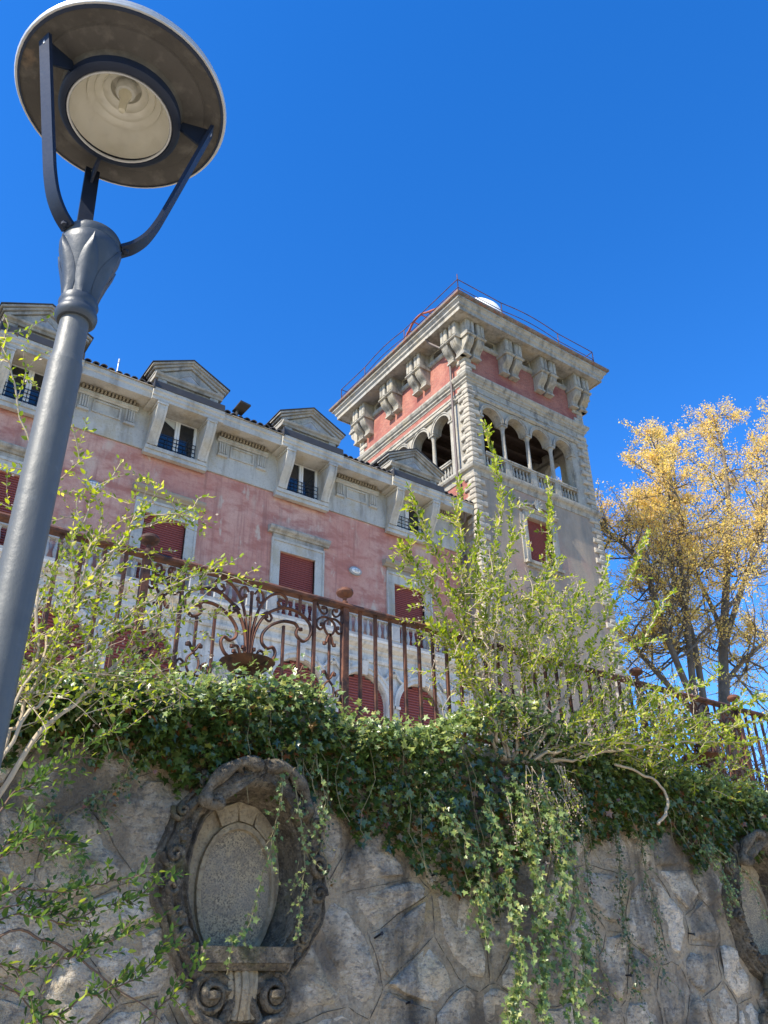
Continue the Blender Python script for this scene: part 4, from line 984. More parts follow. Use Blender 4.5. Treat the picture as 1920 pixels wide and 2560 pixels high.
hood = MB(); hood.lathe([(.315,RZ-.004),(.322,RZ),(.325,RZ+.012),(.31,RZ+.05),(.26,RZ+.105),(.18,RZ+.15),(.09,RZ+.175),(0,RZ+.18)], LC, 56); hood.f = hood.f[:-1]
hood = hood.build('hood', 'lamp_navy', lamp, smooth=40)
for i, (r_, z) in enumerate(((.3265, .010), (.323, .026), (.317, .042))):
    q = MB(); pts = [(LX+r_*math.cos(2*math.pi*j/64), LY+r_*math.sin(2*math.pi*j/64), RZ+z) for j in range(65)]; q.tube(pts, .0065, 6, cap=False); q.build('rim_bead', 'lamp_rim', lamp, smooth=60)
b = MB()
b.lathe([(.318,RZ),(.262,RZ+.012),(.258,RZ+.006),(.195,RZ-.008),(.186,RZ-.03)], LC, 56); b.f = b.f[:-2]; b.build('underside', 'lamp_inside', lamp, smooth=30)
b = MB(); b.lathe([(.188,RZ-.028),(.190,RZ-.062),(.180,RZ-.072),(.168,RZ-.074),(.163,RZ-.068),(.163,RZ-.03)], LC, 56); b.f = b.f[:-2]; b.build('bezel', 'lamp_navy', lamp, smooth=40)
b = MB(); pts = [(LX+.160*math.cos(2*math.pi*j/48), LY+.160*math.sin(2*math.pi*j/48), RZ-.070) for j in range(49)]; b.tube(pts, .0045, 6, cap=False); b.build('glass_ring', 'lamp_rim', lamp, smooth=60)
b = MB(); b.lathe([(.163,RZ-.05),(.157,RZ-.022),(.143,RZ+.012),(.120,RZ+.042),(.118,RZ+.036),(.112,RZ+.046),(.098,RZ+.058),(.096,RZ+.052),(.090,RZ+.062),(.074,RZ+.070),(.072,RZ+.064),(.066,RZ+.074),(.05,RZ+.082),(.048,RZ+.12),(0,RZ+.122)], LC, 56); b.f = b.f[:-1]; b.build('reflector', 'lamp_reflector', lamp, smooth=35)
b = MB(); b.lathe([(0,RZ-.074),(.05,RZ-.0735),(.11,RZ-.072),(.1585,RZ-.069),(.1585,RZ-.067),(.11,RZ-.070),(.05,RZ-.0715),(0,RZ-.072)], LC, 40); b.build('glass', 'clear_glass', lamp, smooth=40)
b = MB(); b.lathe([(0,RZ-.03),(.010,RZ-.027),(.013,RZ-.01),(.013,RZ+.03),(.02,RZ+.045),(.022,RZ+.07),(.016,RZ+.085)], LC, 16); b.build('bulb', 'lamp_bulb', lamp, smooth=60)
b = MB(); b.lathe([(.03,RZ+.06),(.034,RZ+.07),(.034,RZ+.098)], LC, 16); b.build('lamp_holder', 'white_paint', lamp, smooth=40)
for an in (199, 342, 90):
    ca, sa = math.cos(R_(an)), math.sin(R_(an)); pr = spline([(.080,3.486),(.112,3.512),(.142,3.555),(.165,3.615),(.185,3.69),(.235,3.895),(.288,4.115)], 6)
    q = MB(); q.tube([(LX+ca*r_, LY+sa*r_, z) for r_, z in pr], .0125, 4, flat=(.62, 2.7), ref=(0, 0, 1)); arm = q.build('arm', 'lamp_navy', lamp, smooth=25)
    nx, ny = -sa*.004, ca*.004; q = MB(); vs = []
    for s in (-1, 1):
        for r_, z in ((.286,4.112),(.262,4.02),(.182,4.085),(.182,4.118)): vs.append((LX+ca*r_+s*nx, LY+sa*r_+s*ny, z))
    q.add(vs, [(0,1,2,3),(7,6,5,4),(0,4,5,1),(1,5,6,2),(2,6,7,3),(3,7,4,0)]); q.build('gusset', 'lamp_navy', arm)
    q = MB(); q.lathe([(.006,-.012),(.008,0),(.004,.004)], (LX+ca*.283, LY+sa*.283, 4.10), 8); q.build('bolt', 'lamp_rim', arm)
    q = MB(); q.lathe([(.0,-.012),(.012,-.008),(.012,.008),(.0,.012)], (LX+ca*.090, LY+sa*.090, 3.492), 8); q.build('bolt', 'lamp_navy', arm)

# ================================================================== plants
def wobble(ctrl, k=8, amp=.02):
    pts = [np.array(p) for p in spline(ctrl, k)]; w = rng.normal(0, amp, (len(pts), 3)); w[0] = 0
    return [tuple(p+q) for p, q in zip(pts, (w+np.roll(w, 1, 0))/2)]
def taper(n, r0, r1): return [r0+(r1-r0)*i/(n-1) for i in range(n)]
class Plant:
    def __init__(s): s.tw = MB(); s.P, s.D, s.N, s.S = [], [], [], []; s.seed = []
    def leaf(s, p, d, n, z): s.P.append(p); s.D.append(d); s.N.append(n); s.S.append(z)
    def leafy(s, pts, step, size, start=0., spread=.9, pair=True):
        """leaves in opposite pairs along a path"""
        pts = [np.array(p) for p in pts]; seg = [np.linalg.norm(b-a) for a, b in zip(pts[:-1], pts[1:])]; L = sum(seg); t = start*L; k = 0
        while t < L:
            u, i = t, 0
            while i < len(seg)-1 and u > seg[i]: u -= seg[i]; i += 1
            d = (pts[i+1]-pts[i])/max(seg[i], 1e-6); p = pts[i]+d*min(u, seg[i]); a_ = unit(np.cross(d, rng.normal(size=3)))
            for sg in ((1, -1) if pair else (1,)):
                dd = unit(d*.75+a_*sg*spread+np.array([0, 0, .25])+rng.normal(0, .2, 3)); nn = unit(np.array([0, 0, 1])+rng.normal(0, .5, 3))
                s.leaf(p, dd, nn, size*rng.uniform(.35, 1.0)**.8*1.25)
            t += step*rng.uniform(.7, 1.3); k += 1
        s.leaf(pts[-1], unit(pts[-1]-pts[-2]+1e-6), unit(rng.normal(size=3)), size)
    def twig(s, p, d, L, r, leaf=None, curl=.3, up=.25):
        q = np.array(p, float); d = unit(d); pts = [tuple(q)]; n = max(3, int(L/.09))
        for i in range(n):
            d = unit(d+rng.normal(0, curl*.5, 3)+np.array([0, 0, up*.2])); q = q+d*L/n; pts.append(tuple(q))
        s.tw.tube(pts, taper(n+1, r, r*.35), 4, cap=False)
        if leaf: s.leafy(pts, *leaf)
        return pts
    def finish(s, parent, leafm, stemm, tpl, nsingle, width):
        if s.tw.v: s.tw.build('twigs', stemm, parent, smooth=60, kind='stuff')
        foliage(parent, s.P, s.D, s.N, s.S, tpl, leafm, nsingle, width)
        if s.seed:
            Q = np.array(s.seed); n = len(Q); D = rng.normal(size=(n, 3)); Nn = rng.normal(size=(n, 3))
            link('seed_heads', leaves_mesh('seed_heads', Q, D, Nn, rng.uniform(.012, .026, n), LEAF_SIMPLE, 'seed_head', 1.8), parent, kind='stuff')

# ---- big spiky shrub on top of the wall
sh = thing('shrub', 'big spiky spring shrub with tall leafy shoots standing on the wall before the tower', 'shrub', (5.8, 5.75, 3.55))
pl = Plant()
stems = [
 [(5.55,5.85,3.5),(5.30,5.8,4.3),(4.95,5.75,5.1),(4.62,5.7,5.6),(4.44,5.7,6.05)],
 [(5.50,5.85,3.5),(5.25,5.8,4.4),(5.10,5.75,5.2),(5.08,5.7,5.9),(5.12,5.7,6.40)],
 [(5.60,5.85,3.5),(5.42,5.8,4.5),(5.30,5.75,5.3),(5.36,5.7,6.0)],
 [(5.65,5.85,3.5),(5.45,5.8,4.4),(5.55,5.75,5.5),(5.72,5.7,6.3),(5.62,5.7,6.9),(5.54,5.7,7.30)],
 [(5.65,5.85,3.5),(5.5,5.8,4.3),(5.60,5.75,5.2),(5.78,5.7,5.8),(5.90,5.7,6.45)],
 [(5.70,5.85,3.5),(6.0,5.8,4.4),(6.25,5.75,5.3),(6.42,5.7,6.1),(6.56,5.7,6.88)],
 [(5.80,5.85,3.5),(6.3,5.8,4.3),(6.75,5.75,5.0),(7.15,5.7,5.6),(7.45,5.7,6.10)],
 [(5.85,5.85,3.5),(6.6,5.8,4.4),(7.3,5.75,5.3),(7.95,5.7,6.2),(8.30,5.7,6.70)],
 [(5.9,5.85,3.5),(6.7,5.75,4.2),(7.5,5.7,4.9),(8.1,5.65,5.5),(8.40,5.6,5.85)],
 [(5.9,5.85,3.5),(6.8,5.7,3.9),(7.8,5.6,4.4),(8.7,5.55,4.75),(8.95,5.55,4.98)],
 [(5.9,5.85,3.5),(7.0,5.7,3.8),(8.3,5.6,4.2),(9.4,5.5,4.6),(10.2,5.5,4.95)],
 [(5.95,5.85,3.5),(6.9,5.65,3.75),(8.2,5.5,4.05),(9.2,5.45,4.3),(9.85,5.4,4.45)],
 [(5.95,5.85,3.5),(6.7,5.6,3.65),(7.6,5.45,3.85),(8.5,5.4,3.95),(9.3,5.4,4.1)],
 [(5.55,5.85,3.5),(5.2,5.8,4.0),(4.95,5.75,4.4),(4.60,5.7,4.60)],
 [(5.5,5.85,3.5),(5.1,5.8,4.3),(4.75,5.75,4.9),(4.40,5.7,5.25),(4.30,5.7,5.32)],
 [(5.8,5.85,3.5),(6.1,5.75,4.2),(6.5,5.7,4.9),(6.8,5.65,5.6)],
 [(5.8,5.85,3.5),(6.2,5.7,4.0),(6.6,5.65,4.5),(7.1,5.6,5.0),(7.5,5.6,5.3)],
 [(5.85,5.85,3.5),(6.4,5.6,3.7),(7.0,5.45,3.75),(7.8,5.4,3.72)],
 [(5.7,5.85,3.5),(5.75,5.7,4.2),(5.85,5.65,4.8),(6.0,5.6,5.3)],
 [(5.6,5.85,3.5),(5.3,5.7,3.8),(5.0,5.65,4.2),(4.85,5.6,4.5)],
]
for st in stems:
    pts = wobble(st, 8, .02); n = len(pts)
    b = MB(); b.tube(pts, taper(n, .017, .005), 6); b.build('stem', 'shrub_bark', sh, smooth=60)
    pl.leafy(pts, .026, .066, .42, 1.0)
    P = [np.array(p) for p in pts]
    thin = 1 if st[-1][0] > 7.2 else 2
    for k in range(int(n*.28), n-3):
        for rep in range(thin):
            if rng.random() < (.5 if thin == 1 else .32): continue
            d0 = unit(P[k+1]-P[k]); f = k/n
            d = unit(d0*.8+rng.normal(0, .5, 3)+np.array([0, 0, .12])); L = rng.uniform(.16, .5)*(1.3-f*1.2)
            tw = pl.twig(P[k]+rng.normal(0, .01, 3), d, L, .0055, (.042, .056, .1))
            if rng.random() < .55:
                m = tw[len(tw)//2]; pl.twig(m, unit(d+rng.normal(0, .7, 3)), L*.5, .0035, (.055, .045, 0.))
# dense inner twigs
for i in range(370):
    a_ = rng.random()**1.4; cx = 4.95+3.0*a_+rng.normal(0, .2); cz = 3.6+rng.random()*(1.75 if cx < 6.9 else .75); p = np.array([cx, 5.7+rng.normal(0, .22), cz])
    d = unit(np.array([(cx-5.8)*.35, rng.normal(0, .3), .5])+rng.normal(0, .4, 3))
    tw = pl.twig(p, d, rng.uniform(.2, .5), .005, (.045, .055, .0) if rng.random() < .8 else None, .5)
    if rng.random() < .6:
        for q in tw[1:]:
            for _ in range(10): pl.seed.append(np.array(q)+rng.normal(0, .028, 3))
# thin side plants low on the wall top, right
for i in range(105):
    x = 6.0+rng.random()*3.0; p = np.array([x, 5.6+rng.normal(0, .16), 3.45+rng.random()*.75]); d = unit(np.array([.8, rng.normal(0, .3), .35])+rng.normal(0, .3, 3))
    tw = pl.twig(p, d, rng.uniform(.25, .6), .0045, (.04, .055, 0.), .4)
    if rng.random() < .3:
        for q in tw[1:]:
            for _ in range(7): pl.seed.append(np.array(q)+rng.normal(0, .026, 3))
# drooping dry flower heads over the ivy
for (x, z) in ((5.75, 3.05), (5.95, 2.85), (5.6, 2.75), (6.1, 3.1), (5.85, 2.6)):
    for k in range(6):
        tw = pl.twig((x+rng.normal(0, .1), 5.62, z+.35), (rng.normal(0, .3), -.15, -1), rng.uniform(.25, .45), .004, (.07, .04, .3), .3, -.4)
        for q in tw[2:]:
            for _ in range(14): pl.seed.append(np.array(q)+rng.normal(0, .026, 3))
pl.finish(sh, 'spring_leaf', 'shrub_bark', LEAF_OVATE, 140, 1.1)

# ---- left shrub
sh = thing('shrub', 'wispy budding shrub behind the lamp post with bare woody stems', 'shrub', (.5, 4.35, 0))
pl = Plant()
stems = [
 ([(.45,4.35,0),(.70,4.35,1.4),(.92,4.35,2.51),(1.19,4.35,2.96),(1.31,4.35,3.14),(1.56,4.33,3.44),(1.86,4.3,3.93)], .019),
 ([(.40,4.35,0),(.70,4.35,1.6),(.87,4.35,2.59),(.92,4.35,2.82),(1.00,4.35,3.23),(1.10,4.35,3.72),(1.12,4.35,4.04),(.84,4.3,4.55)], .014),
 ([(.35,4.4,0),(.62,4.4,1.8),(.82,4.4,2.82),(.96,4.4,3.11),(1.10,4.4,3.48),(1.32,4.4,3.97),(1.53,4.4,4.14),(1.79,4.38,4.38)], .014),
 ([(.30,4.35,0),(.65,4.35,1.8),(.82,4.35,2.80),(.90,4.35,2.99),(.88,4.35,3.43),(.80,4.35,3.88),(.70,4.35,4.24),(.45,4.35,4.85),(.39,4.35,5.12)], .014),
 ([(.45,4.3,0),(.72,4.3,1.7),(.87,4.3,2.60),(1.07,4.3,3.03),(1.33,4.3,3.39),(1.63,4.3,3.71),(2.0,4.3,3.96)], .013),
 ([(.40,4.3,0),(.66,4.3,1.9),(.85,4.3,2.75),(1.0,4.3,3.3),(1.2,4.25,3.75),(1.35,4.2,4.0),(1.66,4.2,4.10)], .011),
 ([(.30,4.4,0),(.60,4.4,1.9),(.80,4.4,2.9),(.95,4.4,3.6),(1.05,4.4,4.0),(1.20,4.4,4.42)], .010),

]
for st, r0 in stems:
    pts = wobble(st, 7, .015); n = len(pts)
    b = MB(); b.tube(pts, taper(n, r0, .004), 6); b.build('stem', 'shrub_bark', sh, smooth=60)
    P = [np.array(p) for p in pts]; pl.leafy(pts, .05, .042, .66, 1.0)
    for k in range(n):
        if P[k][2] < 2.75 or k > n-3: continue
        for rep in range(2):
            if rng.random() < .52+.30*k/n: continue
            d = unit(unit(P[k+1]-P[k])*.8+np.array([rng.normal(.15, .5), rng.normal(0, .35), rng.normal(.1, .35)])); L = rng.uniform(.15, .5)
            tw = pl.twig(P[k], d, L, .0038, (.042, .034, .15), .45)
            for q in tw[1::2]:
                for _ in range(2): pl.seed.append(np.array(q)+rng.normal(0, .012, 3))
            if rng.random() < .6: pl.twig(tw[len(tw)//2], unit(d+rng.normal(0, .8, 3)), L*.6, .003, (.042, .032, 0.), .5)
for i in range(85):
    u = rng.random(); x = .85+u*.95+rng.normal(0, .05); z = 2.75+rng.random()*.95*(1-.15*u)+.15*u; p = np.array([x, 4.35+rng.normal(0, .12), z])
    tw = pl.twig(p, unit(np.array([.7, 0, .5])+rng.normal(0, .45, 3)), rng.uniform(.15, .42), .003, (.05, .033, .0) if rng.random() < .75 else None, .5)
    for q in tw[1::2]:
        for _ in range(3): pl.seed.append(np.array(q)+rng.normal(0, .014, 3))
pl.finish(sh, 'spring_leaf', 'shrub_bark', LEAF_OVATE, 150, 1.35)

# ---- low sprigs in front of the wall
sh = thing('shrub', 'low sprawling shrub with bright leaf sprigs across the wall at bottom left', 'shrub', (.3, 4.6, 0))
pl = Plant()
sprigs = [
 ([(.3,4.6,0),(.7,4.6,1.5),(1.08,4.6,1.87),(1.34,4.6,1.83),(1.59,4.6,1.69),(1.92,4.6,1.50)], .011, .95, 0),
 ([(.3,4.6,0),(.75,4.6,1.6),(1.04,4.6,2.03),(1.37,4.6,2.07),(1.57,4.6,2.13),(1.82,4.6,2.19)], .007, .45, 3),
 ([(.3,4.6,0),(.75,4.6,1.5),(1.06,4.6,1.93),(1.34,4.6,1.93),(1.56,4.6,2.02),(1.79,4.6,2.08)], .007, .45, 3),
 ([(.3,4.6,0),(.9,4.6,1.6),(1.25,4.6,1.72),(1.42,4.6,1.78),(1.53,4.6,1.84),(1.73,4.6,1.89)], .006, .6, 2),
 ([(.3,4.6,0),(.65,4.6,1.7),(.96,4.6,2.41),(1.09,4.6,2.55),(1.30,4.6,2.74),(1.48,4.6,2.93)], .007, .55, 2),
 ([(.4,4.6,0),(1.1,4.6,1.3),(1.45,4.6,1.58),(1.58,4.6,1.63),(1.73,4.6,1.68),(1.89,4.6,1.81)], .006, .6, 2),
 ([(.6,4.6,0),(1.3,4.6,1.1),(1.70,4.6,1.40),(1.86,4.6,1.53),(1.97,4.6,1.63),(2.08,4.6,1.72)], .006, .7, 1),
 ([(.2,4.6,0),(.6,4.6,1.5),(.9,4.6,2.1),(1.01,4.6,2.19),(1.08,4.6,2.27)], .006, .6, 2),
 ([(.3,4.6,0),(.7,4.6,1.4),(1.0,4.6,1.7),(1.3,4.6,1.55),(1.55,4.6,1.45)], .006, .6, 1),
 ([(.3,4.6,0),(.7,4.6,1.7),(.98,4.6,2.2),(1.2,4.6,2.3),(1.36,4.6,2.28)], .006, .6, 2),
 ([(.3,4.6,0),(.72,4.6,1.55),(1.05,4.6,1.98),(1.25,4.6,1.98),(1.48,4.6,1.93)], .006, .5, 2),
]
for st, r0, s0, side in sprigs:
    pts = wobble(st, 7, .008); n = len(pts)
    b = MB(); b.tube(pts, taper(n, r0, .0025), 6); b.build('stem', 'brown_twig', sh, smooth=60)
    if s0 < .9: pl.leafy(pts, .048, .056, s0, .9)
    P = [np.array(p) for p in pts]
    for k in range(n):
        if P[k][0] < .95 or k > n-2: continue
        for _ in range(side):
            if rng.random() < .72: continue
            d = unit(unit(P[k+1]-P[k])+np.array([rng.normal(0, .5), rng.normal(0, .4), rng.normal(.15, .5)])); pl.twig(P[k], d, rng.uniform(.08, .26), .0025, (.045, .046, .2), .3)
pl.finish(sh, 'green_leaf', 'brown_twig', LEAF_OVATE, 150, 1.15)

# ---- ivy on the wall
ivy = thing('ivy', 'thick dark ivy blanket draped over the wall top below the railing', 'ivy', (5, 5.9, 3.5))
LO = [(-5,2.9),(.5,3.0),(1.15,3.03),(1.48,3.11),(1.99,3.18),(2.17,3.04),(2.43,2.94),(2.71,3.02),(3.18,3.02),(3.59,2.96),(3.86,2.81),(4.17,2.77),(4.35,2.57),(4.64,2.55),(4.77,2.42),(4.97,2.32),(5.37,2.26),(5.60,2.40),(5.82,2.66),(6.46,2.88),(6.79,2.94),(7.50,3.04),(8.12,3.06),(8.31,2.72),(8.6,2.85),(9.06,2.97),(9.60,3.0),(17,3.0)]
UP = [(-5,3.45),(1.10,3.50),(1.79,3.62),(2.14,3.58),(2.54,3.68),(3.02,3.78),(3.41,3.82),(3.64,3.62),(4.11,3.60),(4.62,3.62),(4.95,3.8),(5.6,4.1),(6.4,3.85),(8.59,3.66),(9.97,3.56),(17,3.55)]
lo = lambda x: np.interp(x, *zip(*LO)); up = lambda x: np.interp(x, *zip(*UP))
def bump(x, z): return .06*np.sin(x*5.1+z*3.)+.05*np.sin(x*11.3-z*7.)+.035*np.sin(x*19+z*23.)
P, D, Nn, S = [], [], [], []
n = 21000
xs = np.concatenate([rng.uniform(.6, 10.6, n), rng.uniform(-4, .6, 1500), rng.uniform(10.6, 16, 1500)])
for x in xs:
    l, u = lo(x), up(x); t = rng.random()**.9; z = l+(u-l)*t-.10*rng.random()**3*(t < .2)
    z += (.07*math.sin(x*9)+.05*math.sin(x*23+1)+.04*math.sin(x*41))*max(0, 1-t/.4)
    edge = min(1, t/.35); thick = (.07+.17*edge)*(1+1.2*bump(x, z)/.15*.35)
    dep = thick*rng.random()**.55
    if z > 3.52: y = 6.0-thick*.9+rng.random()*(.5+thick) if rng.random() < .6 else 5.98-dep
    else: y = 5.985-dep
    outer = dep/max(thick, .01)
    P.append((x, y, z)); D.append((rng.normal(0, .7), -.35-.4*rng.random(), -.75+rng.normal(0, .55)))
    Nn.append((rng.normal(-.5*outer, .6), -.7, rng.normal(.7, .45))); S.append(rng.uniform(.026, .07)+.035*rng.random()**4)
P, D, Nn, S = map(np.array, (P, D, Nn, S))
foliage(ivy, P, D, Nn, S, LEAF_IVY, 'ivy_leaf', 0)
# young growth along the crest, paler green standing in for sunlight
n = 9000; x = rng.uniform(.9, 10.4, n); z = up(x)+rng.normal(-.08, .10, n); y = 5.88+rng.normal(-.06, .14, n)
hidden = (x > 3.9) & (z > up(x)+.06)
link('crest_leaves', leaves_mesh('crest_leaves', np.stack([x, y, z], 1)[~hidden], np.stack([rng.normal(0, .7, n), rng.normal(-.4, .5, n), rng.normal(.1, .6, n)], 1)[~hidden], np.stack([rng.normal(-.55, .5, n), rng.normal(-.45, .4, n), np.ones(n)*.8], 1)[~hidden], rng.uniform(.032, .066, n)[~hidden], LEAF_IVY, 'sunlit_young_ivy'), ivy, kind='stuff')
vs = MB()
for i in range(30):
    x = rng.uniform(1, 10); l, u = lo(x), up(x); z = u-.1
    pts = [(x, 5.80, z)]
    for k in range(7): x += rng.normal(.02, .05); z -= (u-l)*.16; pts.append((x, 5.76+rng.normal(0, .02), z))
    vs.tube(pts, .0028, 4, cap=False)
vs.build('runners', 'vine_stem', ivy, smooth=60, kind='stuff')

# ---- hanging ivy trails, each a plant of its own
trails = [
 ('pale ivy trail hanging over the oval niche and resting on its shelf', [(3.16,5.78,3.25),(3.13,5.72,2.9),(3.10,5.72,2.6),(3.02,5.74,2.3),(2.93,5.74,2.0),(2.78,5.74,1.93)], .046, .05, 1),
 ('long thin ivy trail over the right side of the niche frame', [(3.30,5.80,3.3),(3.28,5.72,2.9),(3.36,5.74,2.5),(3.34,5.74,2.2),(3.36,5.75,2.0)], .046, .045, 1),
 ('bright curved ivy trail ending above the niche crest', [(3.42,5.80,3.4),(3.47,5.70,3.1),(3.50,5.68,2.85),(3.42,5.70,2.62)], .05, .04, 1),
 ('thin ivy runner just right of the curved bright trail', [(3.36,5.82,3.3),(3.44,5.74,2.95),(3.52,5.74,2.7),(3.60,5.78,2.3)], .06, .036, 1),
 ('sparse ivy trail with round leaves left of the main hanging curtain', [(4.55,5.75,3.1),(4.72,5.65,2.85),(4.95,5.63,2.66),(5.02,5.63,2.45),(4.96,5.65,2.25),(5.0,5.66,2.05)], .036, .062, 3),
 ('sunlit ivy trail forming the left edge of the hanging curtain', [(5.1,5.7,3.2),(5.22,5.62,2.8),(5.25,5.6,2.4),(5.32,5.6,2.0),(5.30,5.62,1.75),(5.22,5.64,1.55),(5.2,5.65,1.3)], .036, .068, 4),
 ('dense sunlit ivy trail in the middle of the hanging curtain', [(5.5,5.7,3.3),(5.52,5.58,2.9),(5.55,5.58,2.5),(5.62,5.58,2.1),(5.58,5.6,1.75),(5.55,5.6,1.25)], .030, .070, 5),
 ('long ivy trail with pale leaves reaching the bottom of the photo', [(5.8,5.7,3.3),(5.82,5.58,2.9),(5.86,5.58,2.45),(5.83,5.6,2.0),(5.88,5.6,1.6),(5.86,5.6,1.2)], .032, .068, 5),
 ('ragged ivy trail right of the middle of the hanging curtain', [(6.05,5.7,3.2),(6.08,5.62,2.8),(6.05,5.62,2.4),(6.12,5.64,2.0),(6.08,5.64,1.6)], .036, .062, 4),
 ('fine dark ivy trail flat on the stones right of the curtain', [(6.55,5.85,3.1),(6.53,5.88,2.7),(6.56,5.9,2.2),(6.53,5.9,1.8),(6.56,5.9,1.5)], .036, .036, 4),
 ('wide dark ivy trail climbing flat on the wall between the pegs', [(7.0,5.85,3.1),(7.02,5.88,2.7),(6.98,5.9,2.3),(7.04,5.9,1.9),(7.08,5.9,1.5)], .030, .038, 5),
 ('narrow dark ivy trail nearest the right oval niche', [(7.45,5.85,3.15),(7.40,5.88,2.8),(7.42,5.9,2.5),(7.45,5.9,2.2),(7.44,5.9,1.7)], .036, .036, 3),
 ('loose ivy trail hanging down along the right niche frame', [(8.25,5.78,3.1),(8.30,5.72,2.8),(8.42,5.70,2.55),(8.46,5.72,2.35)], .034, .045, 4),
 ('thin ivy runner crossing the frame of the right niche', [(8.3,5.75,3.0),(8.6,5.68,2.75),(8.85,5.66,2.6),(8.9,5.66,2.2)], .045, .04, 2),
 ('small dark ivy trail with tiny leaves on the pale stones at left', [(1.62,5.85,3.1),(1.60,5.9,2.95),(1.55,5.9,2.75),(1.54,5.9,2.6)], .034, .036, 1),
 ('slanting ivy runner on the pale stones beside the left niche', [(2.05,5.82,3.2),(2.0,5.88,2.95),(1.85,5.9,2.8),(1.62,5.9,2.62),(1.42,5.9,2.52)], .036, .038, 2),
 ('ivy trail low on the stones left of the niche frame', [(1.45,5.85,2.9),(1.42,5.9,2.6),(1.75,5.9,2.5),(1.82,5.9,2.35),(1.7,5.9,2.2)], .034, .042, 2),
]
for lb, ctrl, step, size, br in trails:
    t = thing('ivy_trail', lb, 'ivy', ctrl[0], group='ivy trails hanging down the wall')
    p = Plant(); pts = wobble(ctrl, 7, .012); n = len(pts)
    b = MB(); b.tube(pts, taper(n, .0065, .002), 5); b.build('stem', 'vine_stem', t, smooth=60)
    def put(path, st, sz):
        Q = [np.array(q) for q in path]
        for a_, c_ in zip(Q[:-1], Q[1:]):
            L = np.linalg.norm(c_-a_); k = max(1, int(round(L/st+rng.random()-.5)))
            for j in range(k):
                q = a_+(c_-a_)*rng.random()+np.array([rng.normal(0, .012), rng.normal(-.006, .01), rng.normal(0, .01)])
                p.leaf(q, (rng.normal(0, .9), -.25, rng.normal(-.5, .5)), (rng.normal(-.25, .5), -.8, rng.normal(.45, .45)), sz*rng.uniform(.5, 1.2))
    put(pts, step, size)
    for k in range(1, n-1):
        for _ in range(br):
            if rng.random() < .5:
                L = rng.uniform(.08, .26); d = unit((rng.normal(0, .55), rng.normal(0, .15), -.8)); q = np.array(pts[k])+rng.normal(0, .02, 3); path = [q]
                for _j in range(4): d = unit(d+rng.normal(0, .25, 3)); q = q+d*L/4; path.append(q)
                p.tw.tube([tuple(v) for v in path], .002, 3, cap=False); put(path, step*.9, size*.8)
    p.finish(t, 'sunlit_young_ivy' if size > .039 else 'ivy_leaf', 'vine_stem', LEAF_IVY, 16, 1.)
# bleached dead branch caught in the ivy
t = thing('dead_branch', 'bleached bent dead branch caught in the ivy right of the curtain', 'branch', (7.2, 5.6, 3.4))
b = MB(); b.tube(wobble([(6.85,5.62,3.56),(7.2,5.58,3.50),(7.44,5.56,3.40),(7.50,5.55,3.25),(7.42,5.55,3.12),(7.30,5.56,3.02)], 6, .008), taper(31, .012, .018), 7); b.build('limb', 'shrub_bark', t, smooth=60)

# ---- trees behind the tower
def tree(label, base, fork, limbs, seed, spread=2.2, nb=3):
    g_ = np.random.default_rng(seed); t = thing('tree', label, 'tree', base, group='budding trees right of the tower')
    b = MB(); b.tube(spline([base, tuple((np.array(base)+np.array(fork))/2+np.array([.1, 0, 0])), fork], 6), taper(13, .55, .36), 12); b.build('trunk', 'tree_bark', t, smooth=60)
    tw = MB(); BP = []
    def grow(p, d, L, r, depth):
        pts = [np.array(p)]; dd = unit(d); n = 5 if depth < 2 else 4
        for i in range(n):
            dd = unit(dd+g_.normal(0, .17, 3)+np.array([0, 0, .07])); pts.append(pts[-1]+dd*L/n)
        tw.tube([tuple(q) for q in pts], taper(n+1, r, r*.55), 5 if depth < 2 else 3, cap=False)
        if depth >= 3:
            for q in pts[1:]: BP.append(q)
            return
        if depth == 2:
            BP.append(pts[-1])
        for k in range(nb+(1 if depth == 1 else 0)):
            i = g_.integers(1, n+1); nd = unit(dd+g_.normal(0, .72, 3)+np.array([0, 0, .08])); grow(pts[i], nd, L*g_.uniform(.5, .72), r*.5, depth+1)
        grow(pts[-1], dd, L*.6, r*.55, depth+1)
    for lm, r0 in limbs:
        ctrl = [fork]+lm; pts = [np.array(q) for q in spline(ctrl, 6)]; n = len(pts)
        b = MB(); b.tube([tuple(q) for q in pts], taper(n, r0, .05), 9); b.build('limb', 'tree_bark', t, smooth=60)
        for k in range(int(n*.35), n):
            for _ in range(2):
                if g_.random() < .22: continue
                d0 = unit(pts[min(k+1, n-1)]-pts[k-1]); d = unit(d0*.45+g_.normal(0, .8, 3)+np.array([0, 0, .05])); grow(pts[k], d, g_.uniform(1.5, spread+1.0)*(1.2-.72*k/n), .06*(1.1-.7*k/n)+.010, 1)
    tw.build('branches', 'tree_bark', t, smooth=60, kind='stuff')
    BP = np.array(BP)[g_.random(len(BP)) < .62]; m = 8; Q = np.repeat(BP, m, 0)+g_.normal(0, .12, (len(BP)*m, 3)); n = len(Q)
    link('blossoms', leaves_mesh('blossoms', Q, g_.normal(size=(n, 3))+np.array([0, 0, .3]), g_.normal(size=(n, 3)), g_.uniform(.05, .15, n), LEAF_SIMPLE, 'tree_blossom', 1.5), t, kind='stuff')
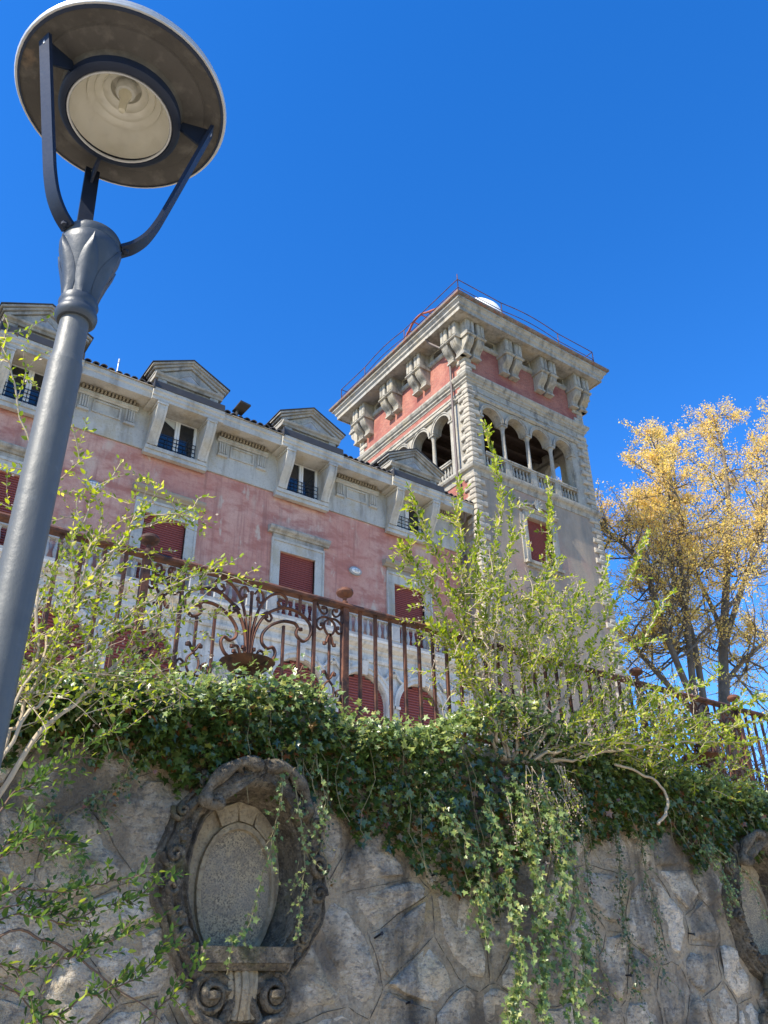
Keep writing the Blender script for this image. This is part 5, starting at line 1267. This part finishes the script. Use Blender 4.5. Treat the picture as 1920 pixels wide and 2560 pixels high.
tree('yellow budding tree with several leaning trunks close to the tower', (33.6, 22, 3.46), (33.4, 22, 11.9),
     [([(32.71,22,13.12),(31.81,22,15.62),(31.62,22.5,19.5),(30.67,23.5,21.6),(29.67,24.5,24.2)], .19), ([(33.04,22,13.17),(33.35,21.8,16.9),(33.52,21.5,20.83),(33.42,21.5,22.9),(33.3,21.3,25.6)], .20), ([(33.66,22,13.28),(34.28,22.3,16.37),(34.34,22.6,19.05),(34.81,23,22.47),(36.6,23.5,29.0)], .19), ([(32.6,22.8,13.5),(30.6,24.2,17.2),(29.2,25.5,20.5),(28.6,26.5,23.5)], .15)], 11)
tree('yellow budding tree with one thick forked trunk furthest right', (34.6, 21.6, 3.46), (34.5, 21.6, 12.6),
     [([(36.2,22,16.03),(37.85,22,19.96),(39.73,22,24.45),(41.4,22.3,29.46),(41.65,22.5,32.6)], .27), ([(35.2,21.7,13.9),(37.05,21.5,15.46),(40.28,21,17.6),(43.,20.5,19.5)], .15), ([(36.3,21.9,16.2),(39.28,21.5,20.75),(41.17,21.,23.96),(43.18,20.6,28.04),(45.6,20.5,31.8)], .18), ([(36.6,22.2,17.0),(36.8,23,21),(37.4,23.5,25),(38.6,23.8,30.2)], .15)], 23)
# ---- bare dark bushes behind the right end of the railing
for bx, by, lb, sd_ in ((11.6, 7.6, 'bare dark twiggy bush behind the far right railing bars', 31), (14.2, 8.6, 'bare dark twiggy bush beyond the other bush at the right edge', 33)):
    g_ = np.random.default_rng(sd_); t = thing('bush', lb, 'bush', (bx, by, 3.46), group='bare bushes behind the railing')
    b = MB()
    for i in range(90):
        p = np.array([bx+g_.normal(0, .5), by+g_.normal(0, .25), 3.46]); d = unit((g_.normal(0, .35), g_.normal(0, .2), 1)); pts = [tuple(p)]; L = g_.uniform(.8, 1.7)
        for k in range(6):
            d = unit(d+g_.normal(0, .22, 3)); p = p+d*L/6; pts.append(tuple(p))
            if k > 1:
                for _ in range(2):
                    e = unit(d+g_.normal(0, .7, 3)); q = p.copy(); pp = [tuple(q)]
                    for _j in range(3): e = unit(e+g_.normal(0, .3, 3)); q = q+e*.11; pp.append(tuple(q))
                    b.tube(pp, .004, 3, cap=False)
        b.tube(pts, taper(7, .012, .004), 4, cap=False)
    b.build('twigs', 'dark_twig', t, kind='stuff')
